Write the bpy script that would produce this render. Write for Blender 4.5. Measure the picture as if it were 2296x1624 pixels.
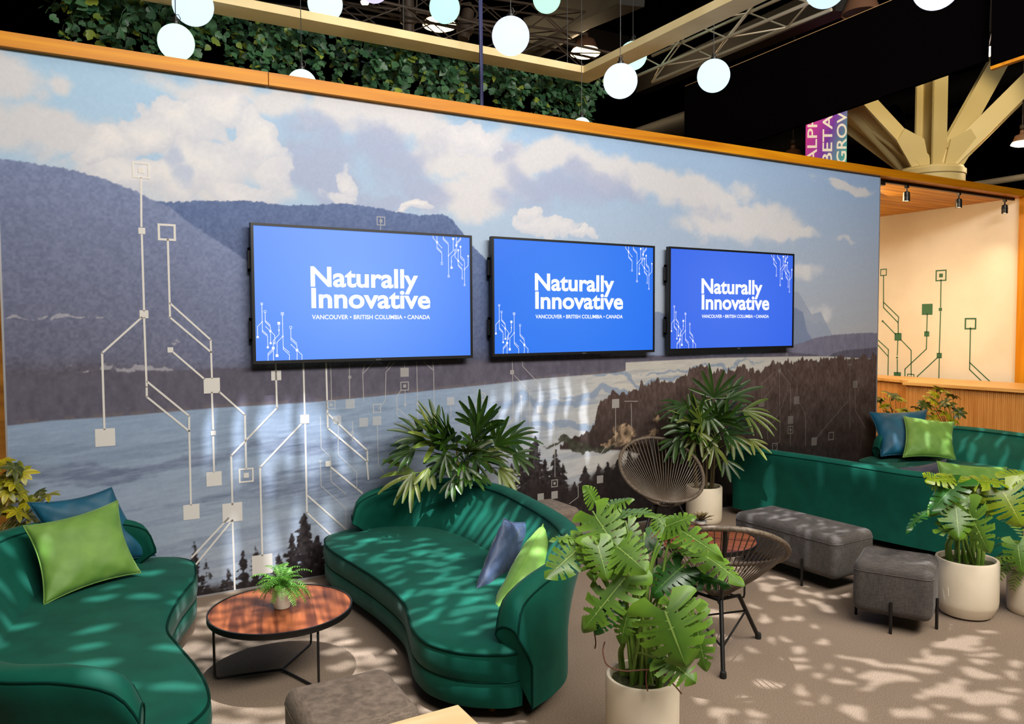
import bpy, bmesh, math, random
import numpy as np
from mathutils import Vector, Matrix, Euler
for o in list(bpy.data.objects): bpy.data.objects.remove(o)
S = bpy.context.scene
COL = S.collection
PI = math.pi
# ---------------------------------------------------------------- camera
cam = bpy.data.objects.new('camera', bpy.data.cameras.new('camera'))
COL.objects.link(cam)
cam.data.sensor_width = 36; cam.data.lens = 27.278; cam.data.clip_start = .05; cam.data.clip_end = 200
cam.matrix_world = Matrix([[0.864355, 0.028488, -0.502074, -1.179247], [-0.502851, 0.037948, -0.86354, -5.781187], [-0.005548, 0.998874, 0.047126, 1.907135], [0.0, 0.0, 0.0, 1.0]])
S.camera = cam
# ---------------------------------------------------------------- exposure, world
S.view_settings.view_transform = 'Standard'; S.view_settings.look = 'None'
S.view_settings.gamma = 1; S.view_settings.exposure = 0; S.view_settings.use_curve_mapping = False
wd = bpy.data.worlds.new('hall_ambient'); S.world = wd; wd.use_nodes = True
wd.node_tree.nodes['Background'].inputs[0].default_value = (1, .86, .68, 1)
wd.node_tree.nodes['Background'].inputs[1].default_value = .035
# ---------------------------------------------------------------- large lights of the booth
def light(name, kind, loc, energy, color=(1, 1, 1), target=None, **kw):
    d = bpy.data.lights.new(name, kind); d.energy = energy; d.color = color
    for k, v in kw.items(): setattr(d, k, v)
    o = bpy.data.objects.new(name, d); COL.objects.link(o); o.location = loc
    if target is not None:
        o.rotation_euler = (Vector(target) - Vector(loc)).to_track_quat('-Z', 'Y').to_euler()
    return o
light('wall_wash', 'AREA', (1.3, -6.4, 5.4), 525, (1, .95, .88), (1.5, 0, 1.3), shape='RECTANGLE', size=5.0, size_y=1.2)
light('wall_wash_far', 'AREA', (4.8, -6.0, 5.4), 210, (1, .92, .80), (5.0, 0, 1.4), shape='RECTANGLE', size=3.0, size_y=1.0)
light('floor_wash', 'AREA', (1.8, -3.0, 6.6), 110, (1, .86, .70), (1.8, -2.6, 0), shape='RECTANGLE', size=7, size_y=3)

# ---------------------------------------------------------------- helpers
def srgb(r, g, b):
    return tuple(((c/255)/12.92 if c/255 <= .04045 else (((c/255)+.055)/1.055)**2.4) for c in (r, g, b))
def tag(o, label=None, cat=None, group=None, kind=None):
    if label: o['label'] = label
    if cat: o['category'] = cat
    if group: o['group'] = group
    if kind: o['kind'] = kind
    return o
def thing(name, label, cat, loc=(0, 0, 0), rz=0, group=None):
    o = bpy.data.objects.new(name, None); COL.objects.link(o)
    o.empty_display_size = .1
    o.location = loc; o.rotation_euler = (0, 0, rz)
    return tag(o, label, cat, group)
class MB:
    def __init__(s): s.v = []; s.f = []; s.c = []
    def add(s, vs, fs, col=None):
        n = len(s.v); s.v += [tuple(p) for p in vs]; s.f += [tuple(i+n for i in f) for f in fs]
        s.c += [col if col is not None else 0.0]*len(vs)
    def box(s, x0, x1, y0, y1, z0, z1):
        s.add([(x0,y0,z0),(x1,y0,z0),(x1,y1,z0),(x0,y1,z0),(x0,y0,z1),(x1,y0,z1),(x1,y1,z1),(x0,y1,z1)],
              [(0,3,2,1),(4,5,6,7),(0,1,5,4),(1,2,6,5),(2,3,7,6),(3,0,4,7)])
    def tube(s, pts, r, n=8, closed=False, flat=None):
        P = [Vector(p) for p in pts]; m = len(P)
        R = r if isinstance(r, (list, tuple)) else [r]*m
        vs = []; up = None
        for i in range(m):
            a = P[(i-1) % m] if (closed or i > 0) else P[i]
            b = P[(i+1) % m] if (closed or i < m-1) else P[i]
            t = (b-a)
            t = t.normalized() if t.length > 1e-9 else Vector((0, 0, 1))
            if up is None:
                up = Vector((0, 0, 1)) if abs(t.z) < .9 else Vector((1, 0, 0))
            x = up - t*up.dot(t)
            if x.length < 1e-6: x = t.orthogonal()
            x.normalize(); y = t.cross(x); up = x
            for k in range(n):
                an = 2*PI*k/n
                vs.append(P[i] + (x*math.cos(an) + y*math.sin(an)*(flat or 1))*R[i])
        fs = []
        for i in range(m if closed else m-1):
            j = (i+1) % m
            for k in range(n):
                l = (k+1) % n
                fs.append((i*n+k, i*n+l, j*n+l, j*n+k))
        if not closed:
            fs.append(tuple(range(n))[::-1]); fs.append(tuple((m-1)*n+k for k in range(n)))
        s.add(vs, fs)
    def bar(s, a, b, w, h=None):
        h = h or w
        a = Vector(a); b = Vector(b); t = (b-a).normalized()
        up = Vector((0, 0, 1)) if abs(t.z) < .95 else Vector((1, 0, 0))
        x = t.cross(up).normalized(); y = x.cross(t)
        vs = [p + x*w/2*i + y*h/2*j for p in (a, b) for i, j in ((-1,-1),(1,-1),(1,1),(-1,1))]
        s.add(vs, [(3,2,1,0),(4,5,6,7),(0,1,5,4),(1,2,6,5),(2,3,7,6),(3,0,4,7)])
    def lathe(s, prof, n=48, c=(0, 0, 0)):
        vs = []; m = len(prof)
        for r, z in prof:
            for k in range(n):
                a = 2*PI*k/n
                vs.append((c[0]+r*math.cos(a), c[1]+r*math.sin(a), c[2]+z))
        fs = []
        for i in range(m-1):
            for k in range(n):
                l = (k+1) % n
                fs.append((i*n+k, i*n+l, (i+1)*n+l, (i+1)*n+k))
        fs.append(tuple(range(n))[::-1]); fs.append(tuple((m-1)*n+k for k in range(n)))
        s.add(vs, fs)
    def grid(s, rows, closed_u=False, closed_v=False, cols=None):
        m = len(rows); n = len(rows[0]); base = len(s.v)
        fs = []
        for i in range(m if closed_u else m-1):
            for j in range(n if closed_v else n-1):
                a, b = (i+1) % m, (j+1) % n
                fs.append((i*n+j, i*n+b, a*n+b, a*n+j))
        s.add([p for r in rows for p in r], fs)
        if cols: s.c[base:] = [c for r in cols for c in r]
    def sphere(s, c, r, nu=24, nv=14, sc=(1, 1, 1)):
        s.lathe([(max(1e-4, r*math.sin(PI*i/nv))*1, -r*math.cos(PI*i/nv)*sc[2]) for i in range(nv+1)], nu, c)
    def ngon(s, pts, h=0, axis='z'):
        n = len(pts); s.add(pts, [tuple(range(n))])
    def build(s, name, mat, parent=None, smooth=True, angle=40, attr=False, weld=False):
        me = bpy.data.meshes.new(name); me.from_pydata(s.v, [], s.f); me.update()
        if weld:
            bm = bmesh.new(); bm.from_mesh(me); bmesh.ops.remove_doubles(bm, verts=bm.verts, dist=1e-5)
            bmesh.ops.recalc_face_normals(bm, faces=bm.faces); bm.to_mesh(me); bm.free()
        if attr and not weld:
            at = me.attributes.new('tone', 'FLOAT', 'POINT'); at.data.foreach_set('value', [float(c) for c in s.c])
        return link(name, me, mat, parent, smooth, angle)
def link(name, me, mat, parent=None, smooth=True, angle=40):
    if mat: me.materials.append(mat)
    if smooth:
        me.shade_smooth()
        if angle < 180: me.set_sharp_from_angle(angle=math.radians(angle))
    o = bpy.data.objects.new(name, me); COL.objects.link(o)
    if parent: o.parent = parent
    return o
def copy_tree(o, parent=None):
    c = o.copy(); COL.objects.link(c); c.parent = parent
    for ch in [k for k in bpy.data.objects if k.parent == o]: copy_tree(ch, c)
    return c
def rbox(sx, sy, sz, r, seg=4, center=(0, 0, 0)):
    mb = MB(); mb.box(-sx/2, sx/2, -sy/2, sy/2, -sz/2, sz/2)
    me = bpy.data.meshes.new('t'); me.from_pydata(mb.v, [], mb.f)
    bm = bmesh.new(); bm.from_mesh(me)
    bmesh.ops.bevel(bm, geom=bm.edges[:], offset=r, segments=seg, profile=.5, affect='EDGES')
    bmesh.ops.translate(bm, verts=bm.verts, vec=center)
    bm.to_mesh(me); bm.free(); bpy.data.meshes.remove
    return me
def catmull(P, n, closed=False):
    P = [np.array(p, float) for p in P]; m = len(P); out = []
    segs = m if closed else m-1
    for i in range(segs):
        g = (lambda k: P[k % m]) if closed else (lambda k: P[min(max(k, 0), m-1)])
        p0, p1, p2, p3 = g(i-1), g(i), g(i+1), g(i+2)
        for t in np.arange(n)/n:
            out.append(.5*((2*p1)+(-p0+p2)*t+(2*p0-5*p1+4*p2-p3)*t*t+(-p0+3*p1-3*p2+p3)*t**3))
    if not closed: out.append(P[-1])
    return out
def resample(P, n, closed=False):
    P = np.array(P, float)
    if closed: P = np.vstack([P, P[:1]])
    d = np.r_[0, np.cumsum(np.linalg.norm(np.diff(P, axis=0), axis=1))]
    t = np.linspace(0, d[-1], n, endpoint=not closed)
    return [np.array([np.interp(x, d, P[:, k]) for k in range(P.shape[1])]) for x in t]
# ---------------------------------------------------------------- materials
def mat(name, color, rough=.6, metal=0, spec=.5, emit=None, estr=1, noise=None, bump=None, sheen=0, trans=0, coat=0):
    m = bpy.data.materials.new(name); m.use_nodes = True
    nt = m.node_tree; b = nt.nodes['Principled BSDF']
    b.inputs['Base Color'].default_value = (*color, 1); b.inputs['Roughness'].default_value = rough
    b.inputs['Metallic'].default_value = metal; b.inputs['Specular IOR Level'].default_value = spec
    b.inputs['Sheen Weight'].default_value = sheen; b.inputs['Coat Weight'].default_value = coat
    if sheen: b.inputs['Sheen Roughness'].default_value = .35
    if emit:
        b.inputs['Emission Color'].default_value = (*emit, 1); b.inputs['Emission Strength'].default_value = estr
    tc = nt.nodes.new('ShaderNodeTexCoord')
    if noise:       # (scale, second colour, contrast low, high, stretch)
        sc, c2, lo, hi = noise[:4]
        n = nt.nodes.new('ShaderNodeTexNoise'); n.inputs['Scale'].default_value = sc; n.inputs['Detail'].default_value = 6
        if len(noise) > 4:
            mp = nt.nodes.new('ShaderNodeMapping'); mp.inputs['Scale'].default_value = noise[4]
            nt.links.new(tc.outputs['Object'], mp.inputs[0]); nt.links.new(mp.outputs[0], n.inputs['Vector'])
        else: nt.links.new(tc.outputs['Object'], n.inputs['Vector'])
        r = nt.nodes.new('ShaderNodeValToRGB'); r.color_ramp.elements[0].position = lo; r.color_ramp.elements[1].position = hi
        r.color_ramp.elements[0].color = (*color, 1); r.color_ramp.elements[1].color = (*c2, 1)
        nt.links.new(n.outputs['Fac'], r.inputs[0]); nt.links.new(r.outputs[0], b.inputs['Base Color'])
    if bump:        # (scale, strength)
        n2 = nt.nodes.new('ShaderNodeTexNoise'); n2.inputs['Scale'].default_value = bump[0]; n2.inputs['Detail'].default_value = 4
        nt.links.new(tc.outputs['Object'], n2.inputs['Vector'])
        bp = nt.nodes.new('ShaderNodeBump'); bp.inputs['Strength'].default_value = bump[1]; bp.inputs['Distance'].default_value = .01
        nt.links.new(n2.outputs['Fac'], bp.inputs['Height']); nt.links.new(bp.outputs[0], b.inputs['Normal'])
    if trans: b.inputs['Transmission Weight'].default_value = trans
    return m
def leaf_mat(name, c1, c2, vein, rough=.38, trans=.14):
    m = bpy.data.materials.new(name); m.use_nodes = True; nt = m.node_tree; N = nt.nodes; L = nt.links
    b = N['Principled BSDF']; b.inputs['Roughness'].default_value = rough
    at = N.new('ShaderNodeAttribute'); at.attribute_name = 'tone'
    r = N.new('ShaderNodeValToRGB'); e = r.color_ramp.elements
    e[0].position = 0; e[0].color = (*vein, 1); e[1].position = .12; e[1].color = (*c1, 1)
    x = e.new(1.0); x.color = (*c2, 1)
    L.new(at.outputs['Fac'], r.inputs[0])
    n = N.new('ShaderNodeTexNoise'); n.inputs['Scale'].default_value = 9
    oi = N.new('ShaderNodeTexCoord'); L.new(oi.outputs['Object'], n.inputs['Vector'])
    mx = N.new('ShaderNodeMix'); mx.data_type = 'RGBA'; mx.blend_type = 'MULTIPLY'; mx.inputs[0].default_value = .5
    r2 = N.new('ShaderNodeValToRGB'); r2.color_ramp.elements[0].position = .3; r2.color_ramp.elements[1].position = .7
    r2.color_ramp.elements[0].color = (.45, .5, .45, 1); r2.color_ramp.elements[1].color = (1.3, 1.25, 1.0, 1)
    L.new(n.outputs['Fac'], r2.inputs[0]); L.new(r.outputs[0], mx.inputs[6]); L.new(r2.outputs[0], mx.inputs[7])
    L.new(mx.outputs[2], b.inputs['Base Color'])
    t = N.new('ShaderNodeBsdfTranslucent'); L.new(mx.outputs[2], t.inputs[0])
    ms = N.new('ShaderNodeMixShader'); ms.inputs[0].default_value = trans
    L.new(b.outputs[0], ms.inputs[1]); L.new(t.outputs[0], ms.inputs[2]); L.new(ms.outputs[0], N['Material Output'].inputs[0])
    return m
def wood_mat(name, c1, c2, axis=0, scale=4, stretch=14, rough=.4, planks=None):
    m = bpy.data.materials.new(name); m.use_nodes = True; nt = m.node_tree; N = nt.nodes; L = nt.links
    b = N['Principled BSDF']; b.inputs['Roughness'].default_value = rough; b.inputs['Specular IOR Level'].default_value = .25
    tc = N.new('ShaderNodeTexCoord'); mp = N.new('ShaderNodeMapping')
    s = [scale*stretch]*3; s[axis] = scale; mp.inputs['Scale'].default_value = s
    L.new(tc.outputs['Object'], mp.inputs[0])
    n = N.new('ShaderNodeTexNoise'); n.inputs['Scale'].default_value = 1; n.inputs['Detail'].default_value = 8; n.inputs['Distortion'].default_value = .8
    L.new(mp.outputs[0], n.inputs['Vector'])
    r = N.new('ShaderNodeValToRGB'); r.color_ramp.elements[0].position = .35; r.color_ramp.elements[1].position = .68
    r.color_ramp.elements[0].color = (*c1, 1); r.color_ramp.elements[1].color = (*c2, 1)
    L.new(n.outputs['Fac'], r.inputs[0]); out = r.outputs[0]
    L.new(out, b.inputs['Base Color'])
    return m
M = {}
VELVET = mat('green_velvet', srgb(3, 84, 68), .75, spec=.2, sheen=.10, noise=(7, srgb(1, 72, 58), .35, .7), bump=(60, .05))
M['black_metal'] = mat('black_metal', srgb(24, 22, 21), .45, .3)
M['black'] = mat('black_plastic', srgb(14, 13, 13), .4)

# ---------------------------------------------------------------- the room
WX0, WX1, WH = -1.483, 7.191, 3.64
def struct(name, mb, m, smooth=False, **k):
    o = mb.build(name, m, None, smooth, **k); o['kind'] = 'structure'; return o
def carpet_mat():
    m = bpy.data.materials.new('grey_brown_carpet'); m.use_nodes = True; nt = m.node_tree; N = nt.nodes; L = nt.links
    b = N['Principled BSDF']; b.inputs['Roughness'].default_value = .95; b.inputs['Specular IOR Level'].default_value = .1
    tc = N.new('ShaderNodeTexCoord')
    n = N.new('ShaderNodeTexNoise'); n.inputs['Scale'].default_value = 190; n.inputs['Detail'].default_value = 3
    L.new(tc.outputs['Object'], n.inputs['Vector'])
    r = N.new('ShaderNodeValToRGB'); e = r.color_ramp.elements; e[0].position = .32; e[1].position = .68
    e[0].color = (*srgb(104, 90, 77), 1); e[1].color = (*srgb(152, 134, 117), 1)
    L.new(n.outputs['Fac'], r.inputs[0])
    n2 = N.new('ShaderNodeTexNoise'); n2.inputs['Scale'].default_value = 1.3; L.new(tc.outputs['Object'], n2.inputs['Vector'])
    r2 = N.new('ShaderNodeValToRGB'); r2.color_ramp.elements[0].color = (.85, .85, .85, 1); r2.color_ramp.elements[1].color = (1.1, 1.1, 1.1, 1)
    L.new(n2.outputs['Fac'], r2.inputs[0])
    mx = N.new('ShaderNodeMix'); mx.data_type = 'RGBA'; mx.blend_type = 'MULTIPLY'; mx.inputs[0].default_value = 1
    L.new(r.outputs[0], mx.inputs[6]); L.new(r2.outputs[0], mx.inputs[7]); L.new(mx.outputs[2], b.inputs['Base Color'])
    bp = N.new('ShaderNodeBump'); bp.inputs['Strength'].default_value = .35; bp.inputs['Distance'].default_value = .004
    L.new(n.outputs['Fac'], bp.inputs['Height']); L.new(bp.outputs[0], b.inputs['Normal'])
    return m
g = MB(); g.box(-16, 34, -10, 34, -.1, 0); struct('floor', g, carpet_mat())
DARK = mat('dark_hall_paint', srgb(9, 6, 5), 1, spec=0)
g = MB(); g.box(-16, 34, -10, 34, 11, 11.1); struct('ceiling', g, DARK)
g = MB(); g.box(-16, 34, 33.9, 34, 0, 11); struct('wall_far', g, DARK)
g = MB(); g.box(33.9, 34, -10, 33.9, 0, 11); struct('wall_far_right', g, DARK)
g = MB(); g.box(-16, -15.9, -10, 33.9, 0, 11); struct('wall_far_left', g, DARK)
# core of the mural wall
g = MB(); g.box(WX0+.004, WX1-.004, .006, .22, 0, WH-.005); struct('wall_back', g, mat('wall_core', srgb(200, 195, 188), .7))
# ---------------------------------------------------------------- printed mural (art computed as colours on a fine mesh)
NX, NZ = 1360, 572
def painted():
    xs = np.linspace(WX0, WX1, NX); zs = np.linspace(0, WH, NZ)
    X, Z = np.meshgrid(xs, zs)
    rng = np.random.default_rng(5)
    def vnoise(x, y, seed):
        xi = np.floor(x).astype(int); yi = np.floor(y).astype(int); fx = x-xi; fy = y-yi
        fx = fx*fx*(3-2*fx); fy = fy*fy*(3-2*fy)
        T = np.random.default_rng(seed).random((256, 256))
        h = lambda a, b: T[a & 255, b & 255]
        return (h(xi, yi)*(1-fx)+h(xi+1, yi)*fx)*(1-fy)+(h(xi, yi+1)*(1-fx)+h(xi+1, yi+1)*fx)*fy
    def fbm(x, y, seed, oc=6):
        s = 0; a = .5; t = 0
        for i in range(oc): s = s+a*vnoise(x*2**i+17*i, y*2**i+31*i, seed+i); t += a; a *= .5
        return s/t
    def sm(a, b, t):
        t = np.clip((t-a)/(b-a), 0, 1); return t*t*(3-2*t)
    def over(img, col, a):
        c = np.array(col, float)
        c = c if c.ndim == 3 else c[None, None, :]
        return img*(1-a[..., None])+c*a[..., None]
    # sky (values in 0..255 print tones)
    tx = (X-WX0)/(WX1-WX0)
    tl, tr = np.array((166, 202, 232)), np.array((150, 178, 220)); bl, br = np.array((186, 198, 220)), np.array((184, 180, 182))
    t = np.clip((WH-Z)/2.2, 0, 1)
    top = tl+(tr-tl)*tx[..., None]; bot = bl+(br-bl)*(tx**1.5)[..., None]
    img = top*(1-t)[..., None]+bot*t[..., None]
    wx = X+.25*(fbm(X*2.2, Z*2.2, 40)-.5); wz = Z+.25*(fbm(X*2.2, Z*2.2, 60)-.5)
    wx += .10*(fbm(X*7, Z*7, 45)-.5); wz += .10*(fbm(X*7, Z*7, 65)-.5)
    def cover(L, soft=1.0, lo=.42, hi=.62, sc=3.2, seed=80, amp=.9, flat=False):
        d = np.zeros_like(X)
        for cx, cz, rx, rz, w in L:
            q = ((wx-cx)/rx)**2+((wz-cz)/rz)**2
            d = np.maximum(d, w*np.exp(-q*.75*soft))
        return sm(lo, hi, d+amp*((fbm(X*sc*.5, Z*sc*6, seed) if flat else fbm(X*sc, Z*sc*1.3, seed))-.5))
    bands = [(-0.423,2.898,0.633,0.182,0.850),
(-0.908,3.000,0.239,0.173,0.800),
(0.027,3.189,0.285,0.252,0.700),
(-1.229,3.163,0.702,0.195,0.800),
(-0.638,3.205,0.485,0.133,0.700),
(-1.363,3.448,0.217,0.164,0.750),
(-1.123,3.457,0.113,0.073,0.800),
(-0.086,3.580,0.406,0.105,0.900),
(0.318,3.559,0.368,0.145,0.900),
(0.719,3.515,0.469,0.183,0.900),
(1.263,3.516,0.640,0.209,0.900),
(1.735,3.376,0.557,0.272,0.950),
(2.071,3.263,0.494,0.298,0.900),
(1.814,2.982,0.475,0.275,0.850),
(2.658,3.360,0.642,0.163,0.900),
(3.404,3.291,0.832,0.189,0.900),
(4.238,3.206,0.935,0.200,0.900),
(4.915,2.996,1.023,0.191,0.900),
(5.656,2.891,0.469,0.072,0.800),
(6.610,3.457,0.733,0.065,0.800),
(6.301,3.505,0.347,0.044,0.800),
(6.254,2.087,0.547,0.110,0.600),
(5.877,2.475,0.445,0.126,0.600),
(6.782,2.860,0.494,0.051,0.500)]
    a = cover(bands, lo=.35, hi=.72)
    img = over(img, (214, 213, 218), a*.92)
    shade = [(0.541,3.080,0.457,0.280,0.900),
(1.109,3.256,0.383,0.259,0.900),
(1.391,2.984,0.279,0.213,0.900),
(0.546,3.377,0.312,0.148,0.600),
(0.922,2.912,0.334,0.137,0.700),
(2.587,3.081,0.585,0.214,0.850),
(3.071,3.160,0.493,0.177,0.800),
(2.156,2.952,0.269,0.234,0.800),
(2.115,3.380,0.266,0.112,0.500),
(3.564,3.119,0.674,0.108,0.600),
(4.539,3.017,0.570,0.098,0.500),
(-1.328,3.041,0.194,0.111,0.350)]
    b = cover(shade, lo=.35, hi=.8, seed=120)
    img = over(img, (166, 177, 208), b*.85)
    puffs = [(-0.946,3.040,0.117,0.115,0.900),
(-0.840,3.123,0.160,0.145,1.000),
(-0.637,3.249,0.208,0.148,1.000),
(-0.355,3.353,0.235,0.152,1.000),
(-0.149,3.454,0.188,0.130,1.000),
(0.044,3.285,0.208,0.195,1.000),
(0.149,3.059,0.160,0.175,0.950),
(-0.245,3.098,0.333,0.215,1.000),
(-0.479,2.938,0.349,0.187,1.000),
(-0.726,2.916,0.304,0.162,1.000),
(-0.100,2.926,0.247,0.131,0.950),
(-0.904,3.174,0.105,0.101,0.900),
(0.711,3.013,0.120,0.121,0.950),
(0.640,2.890,0.210,0.087,0.700),
(1.255,2.861,0.178,0.046,1.000),
(1.141,2.832,0.113,0.035,0.900),
(2.562,2.787,0.345,0.101,0.950),
(2.378,2.845,0.128,0.092,0.900),
(2.897,2.747,0.301,0.056,0.800),
(1.818,3.494,0.341,0.146,0.800)]
    bil = np.zeros_like(X); am_ = .5; tt = 0
    for i in range(5):
        bil += am_*(1-np.abs(2*vnoise(wx*3.4*2**i+9*i, wz*3.9*2**i+5*i, 150+i)-1)); tt += am_; am_ *= .52
    bil /= tt
    d = np.zeros_like(X)
    for cx, cz, rx, rz, w in puffs: d = np.maximum(d, w*np.exp(-.75*(((wx-cx)/rx)**2+((wz-cz)/rz)**2)))
    dens = d+.75*(bil-.62)
    p = sm(.47, .56, dens)
    # the printed cumulus is brighter on its upper left billows and blue-grey in its folds
    hgt_ = d+.6*fbm(wx*3.2, wz*3.6, 240, 3)
    gz, gx_ = np.gradient(hgt_, zs[1]-zs[0], xs[1]-xs[0])
    relief = np.clip(gz*-.05+gx_*.035, -.5, .5)
    tone = np.clip(.62+relief*.30+.45*(bil-.6)+.55*(d-.72), 0, 1)
    pc = np.array((172, 182, 208))*(1-tone)[..., None]+np.array((236, 233, 232))*tone[..., None]
    img = over(img, pc, p*.95)
    holes = [(-0.461,3.075,0.074,0.133,1.000),
(-0.399,2.945,0.086,0.106,0.900),
(-0.806,2.908,0.080,0.082,0.700),
(0.279,3.217,0.065,0.052,0.800)]
    h = cover(holes, lo=.45, hi=.9, seed=260, amp=.6)
    img = over(img, (168, 184, 216), h*.6)
    grain = fbm(X*60, Z*60, 300, 2)-.5
    def ridge(P, jag=.02, f=38, seed=400):
        P = sorted(P); px = [q[0] for q in P]; pz = [q[1] for q in P]
        r = np.interp(xs, px, pz)
        n = vnoise(xs*f, xs*0+.5, seed)+.6*vnoise(xs*f*2.1, xs*0+3.5, seed+1)
        return r+jag*(n-.5)
    def under(r, w=.006): return sm(-w, w, r[None, :]-Z)
    # far blue peaks behind the right screen
    r = ridge([(4.803,1.618),(5.189,2.010),(5.491,2.273),(5.809,2.255),(6.031,2.012),(6.180,2.037),(6.414,1.735),(6.653,1.577)], .006)
    img = over(img, (150, 160, 185), under(r)*.75)
    r = ridge([(3.842,2.028),(4.551,1.760),(5.740,2.084),(5.885,2.036),(5.962,1.815),(6.189,1.588)], .006, seed=405)
    img = over(img, (120, 135, 170), under(r)*.8)
    shore = np.interp(xs, *zip(*sorted([(-1.522,1.293),(-1.233,1.313),(-0.901,1.314),(-0.255,1.336),(0.442,1.339),(0.972,1.359),(1.552,1.389),(1.970,1.408),(2.417,1.436),(2.895,1.449),(3.302,1.459),(3.434,1.476),(3.461,1.462)])))
    # second mountain
    r = ridge([(-0.649,2.753),(-0.455,2.759),(-0.311,2.779),(-0.164,2.787),(0.019,2.803),(0.271,2.790),(0.469,2.807),(0.708,2.838),(1.030,2.817),(1.178,2.799),(1.331,2.788),(1.527,2.808),(1.615,2.778),(1.708,2.681),(1.818,2.558),(1.978,2.427),(2.329,2.146),(2.701,1.884),(3.045,1.657),(3.381,1.532),(3.450,1.471)], .016, 60)
    hgt = np.clip((r[None, :]-Z)/1.6, 0, 1)[..., None]
    col = np.array((92, 112, 158))*(1-hgt)+np.array((78, 80, 104))*hgt
    texm = (fbm(X*26, Z*14, 430)-.5)
    col = col+(texm*14+grain*16)[..., None]
    img = over(img, col, under(r, .004)*(X < r[-1]*0+(3.461,1.471)[0]))
    # first mountain (left)
    r = ridge([(-1.483,2.948),(-1.331,2.941),(-1.235,2.934),(-1.088,2.917),(-0.912,2.879),(-0.729,2.818),(-0.608,2.757),(-0.512,2.722),(-0.373,2.612),(-0.111,2.449),(0.133,2.273),(0.455,2.049),(0.797,1.776),(1.161,1.485),(1.313,1.353)], .016, 60, seed=440)
    hgt = np.clip((r[None, :]-Z)/2.0, 0, 1)[..., None]
    col = np.array((120, 134, 172))*(1-hgt)+np.array((94, 88, 102))*hgt
    col = col+(texm*11+grain*20)[..., None]
    img = over(img, col, under(r, .004))
    # dark wooded foot of the slopes
    ft = np.interp(xs, *zip(*sorted([(-1.512,1.605),(-1.023,1.616),(-0.426,1.548),(-0.007,1.557),(1.162,1.564),(1.972,1.598),(2.652,1.626),(2.994,1.601),(3.224,1.562),(3.423,1.485)])))
    ft = ft+.03*(vnoise(xs*40, xs*0+.3, 470)-.5)
    am = sm(-.16, .10, ft[None, :]-Z+.10*(fbm(X*5, Z*8, 475)-.5))*(X < (3.428,1.472)[0])
    img = over(img, np.array((82, 74, 82))[None, None]+(texm*34+grain*16)[..., None], am*.85)
    # clearings of pale rock / snow
    for L, s in (([(-0.679,1.579,0.579,0.027,1.000),
(-1.149,1.635,0.076,0.014,0.700),
(-0.191,1.548,0.073,0.013,0.700)], 480), ([(-1.359,1.994,0.146,0.017,1.000),
(-1.090,1.966,0.154,0.017,1.000),
(-0.534,1.798,0.143,0.024,0.600)], 490)):
        m_ = cover(L, lo=.62, hi=.75, sc=16, seed=s, amp=1.1)
        img = over(img, (176, 174, 182), m_*.75)
    # right hills
    r = ridge([(5.129,1.564),(5.605,1.659),(5.819,1.684),(6.111,1.749),(6.414,1.775),(6.808,1.791),(7.263,1.792)], .012, seed=500)
    img = over(img, np.array((120, 118, 140))[None, None]+(texm*24)[..., None], under(r)*.97)
    r = ridge([(3.407,1.607),(3.958,1.602),(4.552,1.588),(5.606,1.600),(6.342,1.534),(6.403,1.568),(6.652,1.598),(7.268,1.622)], .014, seed=510)
    img = over(img, np.array((92, 88, 104))[None, None]+(texm*24)[..., None], under(r)*.95)
    # lake
    far = np.interp(xs, *zip(*sorted([(3.407,1.552),(3.958,1.558),(4.552,1.565),(5.537,1.554),(6.265,1.541),(7.271,1.478)])))
    surf = np.where(xs < (3.423,1.472)[0], shore, far)
    dep = np.clip((surf[None, :]-Z)/1.3, 0, 1)
    rx = np.clip((X-(1.551,1.286)[0])/1.8, 0, 1)
    c0 = np.array((142, 162, 190)); c1 = np.array((166, 176, 192)); c2 = np.array((196, 192, 186))
    lake = (c0*(1-dep)[..., None]+c1*dep[..., None])*(1-rx)[..., None]+c2*rx[..., None]
    st = fbm(X*1.1+Z*.6, Z*21-X*1.6, 530)
    st2 = fbm(X*9, Z*60-X*4, 540, 4)
    lake = lake+(st2*20-10)[..., None]
    rip = sm(.52, .62, st)*(dep > .06)
    lake = over(lake, np.array((104, 120, 148))[None, None]+((st2-.5)*70)[..., None], rip*.22)
    for L in ([(-1.041,0.955,0.600,0.077,1.000),
(-0.264,0.972,0.402,0.051,1.000),
(0.643,0.992,0.744,0.076,1.000)], [(1.547,0.879,0.684,0.059,0.900),
(0.431,0.704,0.795,0.135,0.800),
(1.071,0.455,0.470,0.108,0.800)]):
        m_ = cover(L, lo=.35, hi=.75, sc=4, seed=560, amp=.8, flat=True)
        lake = over(lake, np.array((112, 124, 150))[None, None]+((st2-.5)*90)[..., None], m_*.65)
    m_ = cover([(2.845,1.033,0.780,0.041,1.000),
(3.250,1.278,0.596,0.038,1.000),
(3.678,1.429,0.632,0.021,1.000),
(4.430,1.514,0.766,0.018,1.000),
(2.416,1.219,0.679,0.032,0.900)], lo=.38, hi=.7, sc=5, seed=570, amp=.8, flat=True)
    lake = over(lake, (128, 146, 172), m_*.75)
    aw = (sm(-.005, .005, surf[None, :]-Z))
    img = over(img, lake, aw)
    bank = sm(-.035, -.01, surf[None, :]-Z)*(1-sm(-.004, .004, surf[None, :]-Z))*(X < (3.407,1.472)[0])
    img = over(img, (120, 110, 108), bank*.5*(fbm(X*20, Z*20, 580) > .45))
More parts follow.
